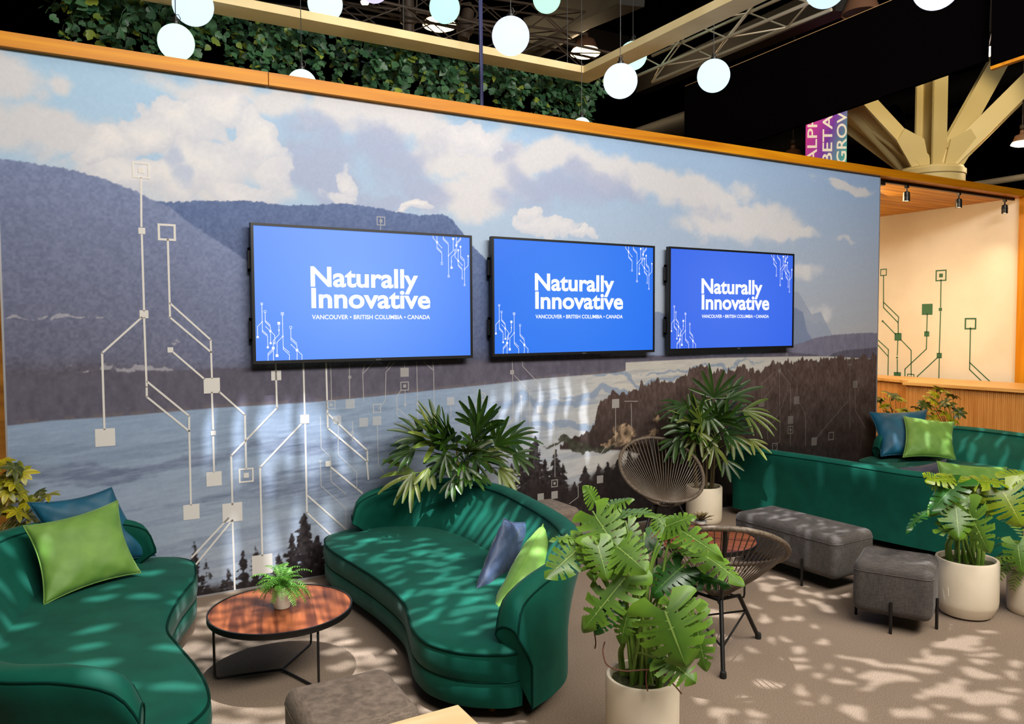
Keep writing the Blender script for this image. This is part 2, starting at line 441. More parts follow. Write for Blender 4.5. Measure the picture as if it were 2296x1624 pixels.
    # near wooded hill on the right with its rock cliff
    r = ridge([(2.707,0.808),(2.844,0.870),(2.984,0.912),(3.059,0.977),(3.095,1.099),(3.146,1.179),(3.276,1.255),(3.408,1.219),(3.569,1.279),(3.734,1.332),(3.959,1.305),(4.191,1.419),(4.431,1.446),(4.805,1.378),(4.934,1.420),(5.198,1.392),(5.609,1.465),(6.041,1.482),(6.498,1.479),(7.271,1.510)], .10, 26, 600)
    low = np.interp(xs, *zip(*sorted([(2.673,0.790),(3.044,0.759),(3.408,0.719),(3.625,0.657),(3.967,-0.173),(7.359,-1.754)])), left=9)
    tex = .6*(fbm(X*46, Z*22, 620)-.5)+.4*(fbm(X*9, Z*9, 625)-.5)
    fc = np.array((84, 68, 64))[None, None]+(tex*70)[..., None]
    fade = np.clip((Z-.15)/1.1, 0, 1)[..., None]
    fc = fc*(.28+.72*fade)
    img = over(img, np.clip(fc, 14, 255), sm(-.006, .006, r[None, :]-Z)*sm(-.01, .01, Z-low[None, :]))
    m_ = cover([(3.329,0.903,0.160,0.110,1.000),
(3.408,0.825,0.162,0.076,1.000),
(3.146,0.846,0.156,0.050,0.800),
(3.680,0.912,0.134,0.130,0.700),
(3.791,1.013,0.079,0.087,0.700)], lo=.55, hi=.65, sc=14, seed=640, amp=.9)
    ctex = fbm(X*26, Z*16, 650)
    img = over(img, np.array((92, 76, 60))[None, None]+((ctex-.35)*260)[..., None]*np.array((1, .88, .72)), m_*.9)
    m_ = cover([(2.795,0.845,0.148,0.057,1.000),
(3.044,0.792,0.311,0.041,1.000),
(2.602,0.813,0.125,0.012,1.000)], lo=.5, hi=.6, sc=14, seed=660, amp=.6)
    img = over(img, np.array((66, 66, 56))[None, None]+(tex*120)[..., None], m_*.9)
    # conifers in the foreground
    def conifer(cx, zt, zb, hw, seed, lean=0, gap=.0):
        nonlocal img
        i0, i1 = np.searchsorted(xs, [cx-hw*1.6, cx+hw*1.6]); j1 = min(NZ, np.searchsorted(zs, zt)+3)
        if i1 <= i0: return
        x = X[:j1, i0:i1]; z = Z[:j1, i0:i1]
        t = np.clip((zt-z)/(zt-zb), 0, 1)
        n = vnoise(z*34+seed*7.7, x*0+seed+.5*(x > cx), 700)*.75+vnoise(z*90+seed, x*22+seed, 710)*.6
        tier = (z*15+seed*.37+.8*vnoise(x*9+seed, z*9, 705)) % 1.0
        w = hw*1.25*(t**.75)*(.30+.55*n+.45*(1-tier))+.005
        e = w-np.abs(x-cx-lean*t)
        e = e-.045*np.maximum(0, fbm(x*30, z*30, 715+seed, 3)-.38)*4*t**.5
        a = sm(-.006, .008, e)*(z < zt)
        if gap: a = a*sm(gap-.12, gap+.1, fbm(x*22, z*22, 720+seed)+.45*(1-np.abs(x-cx)/(hw+.01)))
        img[:j1, i0:i1] = over(img[:j1, i0:i1], np.array((40, 34, 36))[None, None]+((vnoise(x*50, z*50, 730)-.5)*36)[..., None], a*.97)
    k = 0
    for cx, cz, rx, rz, bx in [(-0.407,0.404,0.071,0.013,1345.000),
(-0.333,0.263,0.066,0.013,1345.000),
(-0.488,0.177,0.075,0.013,1345.000),
(-0.190,0.175,0.092,0.013,1345.000),
(-0.080,0.288,0.075,0.013,1345.000),
(0.005,0.311,0.070,0.013,1345.000),
(0.084,0.147,0.097,0.013,1345.000),
(0.173,0.233,0.085,0.013,1345.000),
(0.274,0.369,0.113,0.013,1345.000),
(0.367,0.509,0.142,0.014,1345.000),
(0.465,0.325,0.117,0.014,1345.000),
(0.542,0.176,0.140,0.014,1345.000),
(0.628,0.110,0.106,0.014,1345.000)]:
        conifer(cx, cz, -.15, rx, k, gap=.30); k += 1
    for cx, cz, rx, rz, bx in [(2.172,0.709,0.117,0.016,0.000),
(2.276,0.809,0.138,0.016,0.000),
(2.368,0.848,0.158,0.016,0.000),
(2.414,0.931,0.178,0.016,0.000),
(2.516,0.716,0.162,0.016,0.000),
(2.630,0.794,0.165,0.016,0.000),
(2.707,0.658,0.147,0.016,0.000),
(2.834,0.482,0.150,0.016,0.000),
(2.953,0.614,0.183,0.017,0.000),
(3.105,0.620,0.176,0.017,0.000),
(3.208,0.627,0.179,0.017,0.000),
(3.329,0.641,0.182,0.017,0.000),
(3.462,0.714,0.196,0.017,0.000),
(3.625,0.743,0.223,0.017,0.000),
(3.792,0.773,0.252,0.017,0.000),
(3.962,0.892,0.257,0.018,0.000),
(4.137,0.768,0.263,0.018,0.000)]:
        conifer(cx, cz, -.3, rx*1.25, k, gap=.22); k += 1
    gl = np.interp(xs, *zip(*sorted([(-0.507,-0.041),(-0.314,0.067),(-0.039,0.035),(0.352,0.052),(0.522,0.006),(0.768,-0.071),(1.961,0.190),(2.184,0.454),(2.412,0.487),(2.843,0.419),(3.095,0.538),(3.409,0.591),(3.962,0.760),(7.301,0.384)])))
    img = over(img, np.array((38, 31, 31))[None, None]+(tex*40)[..., None], sm(-.05, .05, gl[None, :]-Z+.1*tex)*.96)
    img = img+(grain*8)[..., None]
    return xs, zs, np.clip(img, 8, 250)
def mural():
    xs, zs, img = painted()
    X, Z = np.meshgrid(xs, zs)
    co = np.stack([X, np.full_like(X, 0), Z], -1).reshape(-1, 3)
    idx = np.arange(NX*NZ).reshape(NZ, NX)
    q = np.stack([idx[:-1, :-1], idx[:-1, 1:], idx[1:, 1:], idx[1:, :-1]], -1).reshape(-1, 4)
    me = bpy.data.meshes.new('print')
    me.vertices.add(len(co)); me.vertices.foreach_set('co', co.ravel())
    me.loops.add(q.size); me.loops.foreach_set('vertex_index', q.ravel())
    me.polygons.add(len(q)); me.polygons.foreach_set('loop_start', np.arange(0, q.size, 4)); me.polygons.foreach_set('loop_total', np.full(len(q), 4))
    me.update()
    c = img/255; lin = np.where(c <= .04045, c/12.92, ((c+.055)/1.055)**2.4)*.86
    at = me.color_attributes.new('ink', 'FLOAT_COLOR', 'POINT')
    at.data.foreach_set('color', np.concatenate([lin, np.ones_like(lin[..., :1])], -1).astype(np.float32).ravel())
    m = bpy.data.materials.new('printed_fabric'); m.use_nodes = True; nt = m.node_tree
    b = nt.nodes['Principled BSDF']; b.inputs['Roughness'].default_value = .6; b.inputs['Specular IOR Level'].default_value = .25
    a = nt.nodes.new('ShaderNodeVertexColor'); a.layer_name = 'ink'
    tc = nt.nodes.new('ShaderNodeTexCoord'); n = nt.nodes.new('ShaderNodeTexNoise'); n.inputs['Scale'].default_value = 260; n.inputs['Detail'].default_value = 2
    nt.links.new(tc.outputs['Object'], n.inputs['Vector'])
    r = nt.nodes.new('ShaderNodeValToRGB'); r.color_ramp.elements[0].color = (.86, .86, .86, 1); r.color_ramp.elements[1].color = (1.12, 1.12, 1.12, 1)
    nt.links.new(n.outputs['Fac'], r.inputs[0])
    mx = nt.nodes.new('ShaderNodeMix'); mx.data_type = 'RGBA'; mx.blend_type = 'MULTIPLY'; mx.inputs[0].default_value = 1
    nt.links.new(a.outputs['Color'], mx.inputs[6]); nt.links.new(r.outputs[0], mx.inputs[7]); nt.links.new(mx.outputs[2], b.inputs['Base Color'])
    root = thing('mural', 'wall-sized printed photograph of a lake, wooded mountains and clouds', 'mural', (0, 0, 0))
    link('print', me, m, root, False)
    # thin aluminium frame around the fabric
    f = MB(); e = .012
    for x0, x1 in ((WX0-e, WX0), (WX1, WX1+e)): f.box(x0, x1, -.006, .05, 0, WH-.004)
    f.box(WX0-e, WX1+e, -.006, .05, -.0, .012)
    f.build('frame', mat('brushed_aluminium', srgb(176, 176, 180), .4, .6), root, False)
    return root
MURAL = mural()
# white circuit lines printed over the photograph
def ink(name, a, col=(226, 222, 216)):
    m = bpy.data.materials.new(name); m.use_nodes = True; nt = m.node_tree; b = nt.nodes['Principled BSDF']
    b.inputs['Base Color'].default_value = (*srgb(*col), 1); b.inputs['Roughness'].default_value = .6; b.inputs['Alpha'].default_value = a
    return m
def circuit(lines, squares, w, to3, mb):
    """lines: polylines of 2-D points; squares: (x, z, size, filled)"""
    def seg(a, b, w):
        a = np.array(a); b = np.array(b); d = b-a; L = np.linalg.norm(d)
        if L < 1e-6: return
        d = d/L; n = np.array((-d[1], d[0]))*w/2; a = a-d*w*.3; b = b+d*w*.3
        mb.add([to3(*p) for p in (a+n, a-n, b-n, b+n)], [(0, 1, 2, 3)])
    for L in lines:
        for p, q in zip(L[:-1], L[1:]): seg(p, q, w)
    for x, z, s, fl in squares:
        h = s/2
        if fl == 1: mb.add([to3(*p) for p in ((x-h, z-h), (x+h, z-h), (x+h, z+h), (x-h, z+h))], [(0, 1, 2, 3)])
        else:
            t = s*(.13 if fl == 0 else .11)
            for x0, x1, z0, z1 in ((x-h, x+h, z+h-t, z+h), (x-h, x+h, z-h, z-h+t), (x-h, x-h+t, z-h+t, z+h-t), (x+h-t, x+h, z-h+t, z+h-t)):
                mb.add([to3(*p) for p in ((x0, z0), (x1, z0), (x1, z1), (x0, z1))], [(0, 1, 2, 3)])
            if fl == 2:
                k = s*.17; mb.add([to3(*p) for p in ((x-k, z-k), (x+k, z-k), (x+k, z+k), (x-k, z+k))], [(0, 1, 2, 3)])
def sq(L): return [(x, z, 2*max(rx, rz), int(round(k))) for x, z, rx, rz, k in L]
w3 = lambda x, z: (x, -.0025, z)
g = MB()
circuit([[(-0.683,2.905),(-0.689,2.584)], [(-0.688,2.528),(-0.687,2.020)], [(-0.688,1.972),(-0.684,1.504),(-0.685,1.437),(-0.423,1.184),(-0.424,0.666)], [(-0.702,1.975),(-0.945,1.740),(-0.945,1.234)], [(-0.680,1.540),(-0.421,1.290),(-0.423,1.184)],
         [(-0.528,2.509),(-0.527,1.975),(-0.267,1.731),(-0.265,1.548)], [(-0.525,2.072),(-0.268,1.818),(-0.267,1.731)], [(-0.513,1.736),(-0.316,1.544)], [(-0.268,1.447),(-0.265,1.185)], [(-0.266,1.131),(-0.266,0.883)], [(-0.217,1.448),(-0.047,1.276),(-0.046,0.887)],
         [(0.178,1.639),(0.181,1.311),(-0.148,0.987),(-0.147,0.632)], [(0.381,1.633),(0.384,1.249)], [(0.359,1.183),(0.051,0.884),(0.054,0.231)], [(0.386,1.181),(0.387,0.506),(0.700,0.169)], [(0.396,0.634),(0.738,0.286)],
         [(0.553,1.628),(0.558,1.135),(0.862,0.854),(0.874,0.709)], [(0.560,1.244),(0.867,0.938),(0.869,0.854)], [(0.577,0.833),(0.822,0.605)], [(-0.176,0.539),(-0.427,0.293)], [(-0.149,0.522),(-0.399,0.241)], [(-0.149,0.516),(-0.143,-0.045)]],
        sq([(-0.682,2.958,0.049,0.053,2.000),
(-0.687,2.555,0.019,0.021,1.000),
(-0.533,2.554,0.053,0.057,0.000),
(-0.688,1.996,0.027,0.027,1.000),
(-0.942,1.180,0.053,0.059,1.000),
(-0.530,1.752,0.017,0.018,1.000),
(-0.267,1.495,0.054,0.054,1.000),
(-0.265,1.159,0.015,0.016,1.000),
(-0.267,0.832,0.048,0.051,1.000),
(-0.047,0.835,0.050,0.052,2.000),
(0.180,1.550,0.035,0.036,1.000),
(0.383,1.215,0.033,0.033,1.000),
(-0.422,0.615,0.050,0.053,1.000),
(-0.148,0.577,0.065,0.068,1.000),
(0.053,0.165,0.064,0.073,1.000),
(0.557,0.862,0.021,0.021,1.000)]), .013, w3, g)
g.build('circuit_graphic', ink('white_ink', .80), MURAL, False)
g = MB()
circuit([[(1.003,2.760),(1.001,2.642)], [(0.587,1.627),(0.589,1.508),(0.590,1.348)], [(0.734,1.623),(0.733,1.340)], [(0.859,1.615),(0.840,1.550),(0.844,1.324)], [(0.932,1.627),(0.843,1.540)], [(1.106,1.622),(1.030,1.544),(1.023,1.322),(0.963,1.254)], [(1.069,1.623),(1.031,1.575)], [(1.189,1.609),(1.188,1.556)],
         [(1.293,1.617),(1.297,1.282),(1.296,0.937)], [(1.434,1.613),(1.441,1.540),(1.444,1.072)], [(1.355,1.615),(1.437,1.547)], [(1.190,1.395),(1.189,1.284)], [(1.152,1.393),(1.117,1.345),(1.119,1.202),(1.309,1.038)], [(1.120,1.256),(1.302,1.089)], [(0.640,1.232),(0.635,0.924),(0.781,0.771),(0.779,0.631)], [(0.502,1.224),(0.504,0.986),(0.572,0.912),(0.576,0.723),(0.690,0.614)],
         [(0.752,1.173),(0.749,1.018)], [(0.954,1.125),(0.957,0.806),(1.000,0.749)], [(0.495,0.868),(0.499,0.697),(0.688,0.503),(0.684,0.294)], [(2.182,1.599),(2.186,1.522)], [(2.186,1.484),(2.188,1.096),(2.098,1.017)], [(2.204,1.475),(2.357,1.329),(2.359,1.006)], [(2.285,1.596),(2.289,1.550),(2.463,1.387),(2.462,1.158)], [(2.270,1.278),(2.273,1.071),(2.232,1.008)], [(2.462,1.138),(2.612,1.008),(2.616,0.747)], [(2.621,0.787),(2.620,0.545)], [(2.873,0.437),(2.873,0.334),(2.774,0.284)], [(1.591,1.258),(1.594,1.154)], [(1.883,1.287),(1.824,1.245),(1.823,1.215)], [(3.302,1.149),(3.302,0.813)], [(3.488,1.160),(3.494,0.925)], [(3.198,0.779),(3.044,0.626)], [(3.408,1.186),(3.569,1.177)]],
        sq([(1.006,2.726,0.033,0.035,2.000),
(0.736,1.516,0.011,0.010,1.000),
(1.188,1.538,0.034,0.036,1.000),
(1.187,1.427,0.034,0.036,2.000),
(0.585,1.311,0.035,0.034,2.000),
(0.736,1.309,0.036,0.034,1.000),
(0.952,1.262,0.033,0.035,0.000),
(0.841,1.160,0.033,0.035,1.000),
(0.951,1.164,0.033,0.035,1.000),
(1.189,1.277,0.010,0.011,1.000),
(1.297,1.278,0.010,0.011,1.000),
(0.632,1.192,0.028,0.031,1.000),
(0.750,1.087,0.009,0.010,1.000),
(0.496,0.885,0.009,0.010,1.000),
(1.592,1.284,0.033,0.033,1.000),
(1.884,1.306,0.034,0.034,0.000),
(2.181,1.503,0.018,0.019,1.000),
(2.270,1.286,0.011,0.012,1.000),
(2.462,1.165,0.033,0.032,1.000),
(2.359,0.975,0.037,0.035,1.000),
(2.615,0.489,0.034,0.032,2.000),
(2.615,0.384,0.034,0.032,1.000),
(2.468,0.381,0.033,0.032,1.000),
(3.121,0.472,0.036,0.033,1.000),
(3.302,1.170,0.042,0.038,1.000)]), .0065, w3, g)
g.build('circuit_graphic', ink('faint_ink', .36), MURAL, False)
g = MB()
circuit([[(5.515,1.603),(5.518,1.458),(5.533,0.901)], [(5.627,1.600),(5.628,1.552)], [(5.419,1.605),(5.421,1.461)], [(5.645,1.415),(5.797,1.278),(5.807,1.105)], [(5.526,1.395),(5.697,1.248),(5.702,0.964)], [(5.436,1.388),(5.246,1.267),(5.249,1.086)], [(6.695,1.463),(6.713,0.695)], [(5.337,1.081),(5.350,0.672)], [(5.703,0.914),(5.708,0.570)], [(5.830,1.055),(5.949,0.899),(5.955,0.549)], [(6.799,1.158),(6.805,0.897),(6.999,0.674)], [(5.417,1.231),(5.269,1.085)], [(5.614,1.115),(5.532,0.949),(5.409,0.836)], [(6.133,0.610),(6.207,0.681),(6.666,1.009)], [(5.461,0.591),(5.537,0.633),(5.541,0.876)]],
        sq([(5.628,1.576,0.021,0.019,1.000),
(5.519,1.400,0.021,0.019,1.000),
(6.695,1.468,0.040,0.031,0.000),
(6.798,1.200,0.041,0.036,1.000),
(5.800,1.066,0.043,0.039,1.000),
(5.249,1.067,0.041,0.038,1.000),
(5.704,0.856,0.043,0.039,1.000),
(5.705,0.747,0.043,0.039,2.000),
(6.384,0.626,0.047,0.036,0.000),
(6.096,0.588,0.045,0.035,1.000),
(5.461,0.581,0.042,0.034,0.000)]), .006, w3, g)
g.build('circuit_graphic', ink('palest_ink', .11), MURAL, False)
# ---------------------------------------------------------------- timber beam on the wall, alcove at the right
PINE = wood_mat('honey_pine', srgb(212, 142, 10), srgb(178, 104, 2), 0, .55, 22, .45)
PINEV = wood_mat('honey_pine_upright', srgb(222, 150, 30), srgb(190, 112, 10), 2, .6, 20, .45)
JX = (0.156,-0.050,3.671)[0]
for x0, x1 in ((-3.4, JX-.003), (JX+.003, 10.9)):
    g = MB(); g.box(x0, x1, -.05, .24, 3.632, 3.722)
    struct('trim_1' if x0 < 0 else 'trim_2', g, PINE)
AX = 10.4
g = MB(); g.box(AX, AX+.12, .02, 6, 0, 3.64); struct('wall_right', g, mat('cream_wall', srgb(232, 222, 204), .7, noise=(1.2, srgb(224, 212, 192), .4, .6)))
g = MB(); g.box(AX-.09, AX+.2, -.12, .03, 0, 3.632); struct('trim_3', g, PINEV)
g = MB(); g.box(WX1-.5, AX, 5.9, 6, 0, 3.64); struct('wall_alcove', g, mat('cream_wall_b', srgb(228, 216, 196), .7))
def board_mat():
    m = wood_mat('pine_boards', srgb(212, 148, 42), srgb(166, 102, 18), 0, .6, 16, .5)
    nt = m.node_tree; N = nt.nodes; L = nt.links; b = N['Principled BSDF']
    src = b.inputs['Base Color'].links[0].from_socket
    tc = N.new('ShaderNodeTexCoord'); sp = N.new('ShaderNodeSeparateXYZ'); L.new(tc.outputs['Object'], sp.inputs[0])
    md = N.new('ShaderNodeMath'); md.operation = 'PINGPONG'; md.inputs[1].default_value = .07; L.new(sp.outputs['Y'], md.inputs[0])
    lt = N.new('ShaderNodeMath'); lt.operation = 'LESS_THAN'; lt.inputs[1].default_value = .006; L.new(md.outputs[0], lt.inputs[0])
    mx = N.new('ShaderNodeMix'); mx.data_type = 'RGBA'; L.new(lt.outputs[0], mx.inputs[0]); L.new(src, mx.inputs[6]); mx.inputs[7].default_value = (*srgb(90, 48, 12), 1)
    L.new(mx.outputs[2], b.inputs['Base Color']); return m
g = MB(); g.box(WX1+.0, AX+.1, .24, 6, 3.64, 3.70); struct('ceiling_alcove', g, board_mat())
# green circuit print on the cream wall
g = MB(); x3 = lambda y, z: (AX-.003, y, z)
def sqx(L, s): return [(p[0], p[1], s[i], s[-1][i]) for i, p in enumerate(L)]
P = [(2.117,2.734),(2.119,1.942),(1.845,1.691),(1.854,1.358),(1.845,1.065),(1.618,1.049),(1.370,2.119),(1.369,1.740),(1.163,2.628),(1.162,2.114),(1.165,1.412),(0.706,1.895)]
K = [.115, .03, .12, .03, .12, .12, .17, .08, .17, .05, .08, .17]; T = [0, 1, 1, 1, 1, 2, 1, 1, 2, 1, 1, 0]
circuit([[(2.116,2.683),(2.107,2.163),(1.846,1.915),(1.842,1.737)], [(2.108,2.250),(1.840,2.007),(1.846,1.915)], [(2.103,1.931),(1.888,1.730)], [(1.848,1.637),(1.851,1.394)], [(1.850,1.330),(1.845,1.108)], [(1.795,1.645),(1.619,1.479),(1.611,1.085)],
         [(1.368,2.050),(1.370,1.768)], [(1.368,1.706),(1.371,1.506),(1.718,1.179),(1.714,1.023)], [(1.161,2.567),(1.159,2.148)], [(1.158,2.080),(1.166,1.442)], [(1.192,1.380),(1.508,1.076),(1.506,1.020)], [(1.164,1.381),(1.164,1.033)], [(0.704,1.836),(0.704,1.219),(0.507,1.039)], [(0.706,1.324),(0.395,1.046)], [(2.266,1.690),(2.008,1.483),(2.007,1.028)], [(2.224,1.581),(2.013,1.375)]],
        [(p[0], p[1], K[i], T[i]) for i, p in enumerate(P)], .016, x3, g)
o = g.build('circuit_graphic', mat('green_ink', srgb(52, 104, 70), .6), None, False)
tag(o, 'dark green circuit-board line print on the cream alcove wall', 'wall graphic')
# left strip beyond the mural's edge
g = MB(); g.box(-4.2, -1.25, 1.6, 1.7, 0, 3.62); struct('wall_left', g, wood_mat('tan_panel', srgb(176, 132, 66), srgb(132, 92, 40), 0, .8, 10, .6))

# ---------------------------------------------------------------- screens
CAPH = []
def cap_height():
    if not CAPH:
        cu = bpy.data.curves.new('t', 'FONT'); cu.body = 'I'; cu.size = 1; ob = bpy.data.objects.new('t', cu); COL.objects.link(ob)
        dg = bpy.context.evaluated_depsgraph_get(); dg.update(); me = bpy.data.meshes.new_from_object(ob.evaluated_get(dg)); bpy.data.objects.remove(ob)
        CAPH.append(max(v.co.y for v in me.vertices)); bpy.data.meshes.remove(me)
    return CAPH[0]
def text_mesh(txt, x0, x1, z0, cap, bold):
    """flat lettering in the x-z plane, fitted from x0 to x1 with capitals of height cap on the base line z0"""
    cu = bpy.data.curves.new('t', 'FONT'); cu.body = txt; cu.size = 1; cu.offset = bold; cu.extrude = 0; cu.space_character = 1.0; cu.resolution_u = 6
    ob = bpy.data.objects.new('t', cu); COL.objects.link(ob)
    dg = bpy.context.evaluated_depsgraph_get(); dg.update()
    me = bpy.data.meshes.new_from_object(ob.evaluated_get(dg))
    bpy.data.objects.remove(ob)
    V = np.array([v.co[:] for v in me.vertices]); F = [tuple(p.vertices) for p in me.polygons]
    bpy.data.meshes.remove(me)
    a, b = V[:, 0].min(), V[:, 0].max()
    V[:, 0] = x0+(V[:, 0]-a)/(b-a)*(x1-x0)
    caph = cap_height(); V[:, 1] = z0+V[:, 1]*cap/caph
    return V, F
TL = [[(0.067,0.430),(0.067,0.301),(0.034,0.268),(0.034,0.202)], [(0.067,0.301),(0.067,0.230),(0.103,0.197),(0.103,0.120)], [(0.069,0.241),(0.103,0.207)], [(0.089,0.369),(0.089,0.301),(0.124,0.265),(0.124,0.237)], [(0.089,0.311),(0.124,0.276)], [(0.089,0.269),(0.120,0.239)], [(0.124,0.230),(0.123,0.152)], [(0.129,0.231),(0.153,0.205),(0.153,0.155)], [(0.184,0.290),(0.184,0.211),(0.142,0.166),(0.141,0.112)], [(0.211,0.353),(0.211,0.197),(0.212,0.104),(0.256,0.060),(0.255,0.016)], [(0.212,0.118),(0.256,0.078)], [(0.207,0.193),(0.169,0.154),(0.167,0.062)], [(0.269,0.254),(0.269,0.171),(0.311,0.131),(0.311,0.094)], [(0.269,0.185),(0.311,0.144)], [(0.270,0.135),(0.306,0.098)], [(0.312,0.091),(0.310,0.015)], [(0.316,0.089),(0.347,0.059),(0.346,0.014)], [(0.141,0.109),(0.104,0.076),(0.103,0.019)], [(0.142,0.098),(0.105,0.063)], [(0.141,0.112),(0.141,0.018)],
  [(1.406,0.983),(1.406,0.966),(1.438,0.934)], [(1.440,0.983),(1.440,0.933),(1.440,0.882),(1.482,0.846),(1.481,0.773)], [(1.440,0.893),(1.482,0.856)], [(1.442,0.930),(1.481,0.891)], [(1.495,0.983),(1.496,0.955),(1.541,0.918),(1.540,0.831),(1.540,0.673)], [(1.496,0.968),(1.541,0.930)], [(1.584,0.967),(1.583,0.872),(1.542,0.831)], [(1.611,0.986),(1.611,0.861),(1.566,0.820),(1.566,0.740)], [(1.650,0.984),(1.650,0.963),(1.613,0.925)], [(1.650,0.975),(1.612,0.937)], [(1.598,0.873),(1.599,0.821),(1.627,0.794)], [(1.628,0.878),(1.627,0.792),(1.628,0.750),(1.663,0.719),(1.663,0.657)], [(1.628,0.762),(1.663,0.729)], [(1.630,0.790),(1.663,0.758)], [(1.649,0.907),(1.650,0.815),(1.684,0.788),(1.683,0.724),(1.683,0.604)], [(1.650,0.831),(1.684,0.800)], [(1.718,0.834),(1.717,0.757),(1.685,0.726)]]
TS = [(0.067,0.430,10.000,2.000),(0.089,0.375,10.000,0.000),(0.067,0.301,5.000,1.000),(0.034,0.193,9.000,1.000),(0.103,0.119,9.000,1.000),(0.123,0.235,9.000,1.000),(0.124,0.148,9.000,1.000),(0.152,0.148,9.000,2.000),(0.184,0.291,12.000,1.000),(0.184,0.241,6.000,1.000),(0.211,0.360,13.000,2.000),(0.211,0.197,6.000,1.000),(0.141,0.112,12.000,1.000),(0.167,0.058,12.000,1.000),(0.269,0.261,11.000,0.000),(0.311,0.094,11.000,1.000),(0.068,0.375,3.000,1.000),(0.211,0.291,3.000,1.000),(0.270,0.135,4.000,1.000),(1.440,0.933,10.000,1.000),(1.481,0.891,4.000,1.000),(1.481,0.764,11.000,0.000),(1.584,0.967,11.000,1.000),(1.540,0.829,5.000,1.000),(1.540,0.665,11.000,2.000),(1.612,0.916,11.000,1.000),(1.598,0.878,8.000,2.000),(1.628,0.878,9.000,1.000),(1.649,0.907,9.000,1.000),(1.567,0.785,5.000,1.000),(1.567,0.735,11.000,1.000),(1.627,0.792,9.000,1.000),(1.663,0.758,4.000,1.000),(1.663,0.651,9.000,0.000),(1.683,0.724,5.000,1.000),(1.683,0.597,9.000,2.000),(1.718,0.834,8.000,1.000)]
WHITE_LED = mat('white_pixels', (0, 0, 0), .5, emit=(1, 1, 1), estr=1.15)
def screen_mat(i, c1, c2):
    m = bpy.data.materials.new('blue_screen'); m.use_nodes = True; nt = m.node_tree; b = nt.nodes['Principled BSDF']
    b.inputs['Base Color'].default_value = (.004, .004, .005, 1); b.inputs['Roughness'].default_value = .35
    tc = nt.nodes.new('ShaderNodeTexCoord'); gr = nt.nodes.new('ShaderNodeTexGradient'); gr.gradient_type = 'SPHERICAL'
    mp = nt.nodes.new('ShaderNodeMapping'); mp.inputs['Location'].default_value = (-.55, 0, -.5); mp.inputs['Scale'].default_value = (.75, 0, .9)
    nt.links.new(tc.outputs['Object'], mp.inputs[0]); nt.links.new(mp.outputs[0], gr.inputs[0])
    r = nt.nodes.new('ShaderNodeValToRGB'); r.color_ramp.elements[0].color = (*srgb(*c1), 1); r.color_ramp.elements[1].color = (*srgb(*c2), 1)
    nt.links.new(gr.outputs['Fac'], r.inputs[0]); nt.links.new(r.outputs[0], b.inputs['Emission Color']); b.inputs['Emission Strength'].default_value = 1.0
    return m
TVW, TVH = 1.752, 1.002
def tv(x0, z0, label, c1, c2):
    t = thing('wall_screen', label, 'television', (x0, 0, z0), group='blue screens on the mural wall')
    bz = .019; f = MB()
    for a, b, c, d in ((0, TVW, 0, bz+.004), (0, TVW, TVH-bz, TVH), (0, bz, bz+.004, TVH-bz), (TVW-bz, TVW, bz+.004, TVH-bz)):
        f.box(a, b, -.1, -.052, c, d)
    f.box(.01, TVW-.01, -.09, -.05, .01, TVH-.01)
    f.build('bezel', M['black'], t, False)
    s = MB(); s.add([(bz, -.094, bz+.004), (TVW-bz, -.094, bz+.004), (TVW-bz, -.094, TVH-bz), (bz, -.094, TVH-bz)], [(0, 1, 2, 3)])
    so = s.build('screen', screen_mat(0, c1, c2), t, False)
    y = lambda x, z: (x, -.0955, z)
    for body, x0_, x1_, zb, cap, bold in TXT:
        V, F = text_mesh(body, x0_, x1_, zb, cap, bold)
        g = MB(); g.add([(v[0], -.0958, v[1]) for v in V], F); g.build('lettering', WHITE_LED, so, False)
    g = MB(); circuit(TL, [(p[0], p[1], 2*p[2]/4.502/284, int(round(p[3]))) for p in TS], .0031, y, g)
    g.build('circuit_graphic', WHITE_LED, so, False)
    for zz in (.16, .66):
        h = MB(); h.box(-.012, .03, -.055, -.034, zz, zz+.02); h.box(-.012, .03, -.055, -.034, zz+.15, zz+.17); h.box(-.012, .001, -.055, -.034, zz, zz+.17)
        h.build('carry_handle', M['black'], t, False)
    w = MB(); w.box(.3, TVW-.3, -.05, -.004, .25, .3); w.box(.3, TVW-.3, -.05, -.004, .7, .75); w.box(.5, .54, -.05, -.001, .2, .8); w.box(TVW-.54, TVW-.5, -.05, -.001, .2, .8)
    w.build('wall_mount', M['black_metal'], t, False)
    l = MB(); l.box(TVW*.52, TVW*.545, -.1025, -.1, .004, .014); l.build('badge', mat('badge_grey', srgb(70, 70, 72), .4), t, False)
    return t
def tloc(L): return L
q = [(0.420,0.565),(0.560,0.720),(1.273,0.676),(0.423,0.407),(1.376,0.408),(0.425,0.320),(1.372,0.320),(0.433,0.351)]
NB, IB, SB = q[0][1], q[3][1], q[5][1]
caps = q[1][1]-q[0][1]
TXT = [('Naturally', q[0][0], q[2][0], NB, .138, .026), ('Innovative', q[3][0], q[4][0], IB, .138, .026),
       ('VANCOUVER \u2022 BRITISH COLUMBIA \u2022 CANADA', q[5][0], q[6][0], SB, .0315, .012)]
tv(0, 1.641, 'leftmost and largest-looking of the three blue slogan screens on the mural', (62, 128, 250), (124, 172, 255))
tv(1.9385, 1.6465, 'middle blue slogan screen of the row of three on the mural', (30, 112, 240), (60, 132, 245))
tv(3.8695, 1.651, 'rightmost blue slogan screen of the three, nearest the wooden counter', (50, 100, 232), (74, 120, 240))
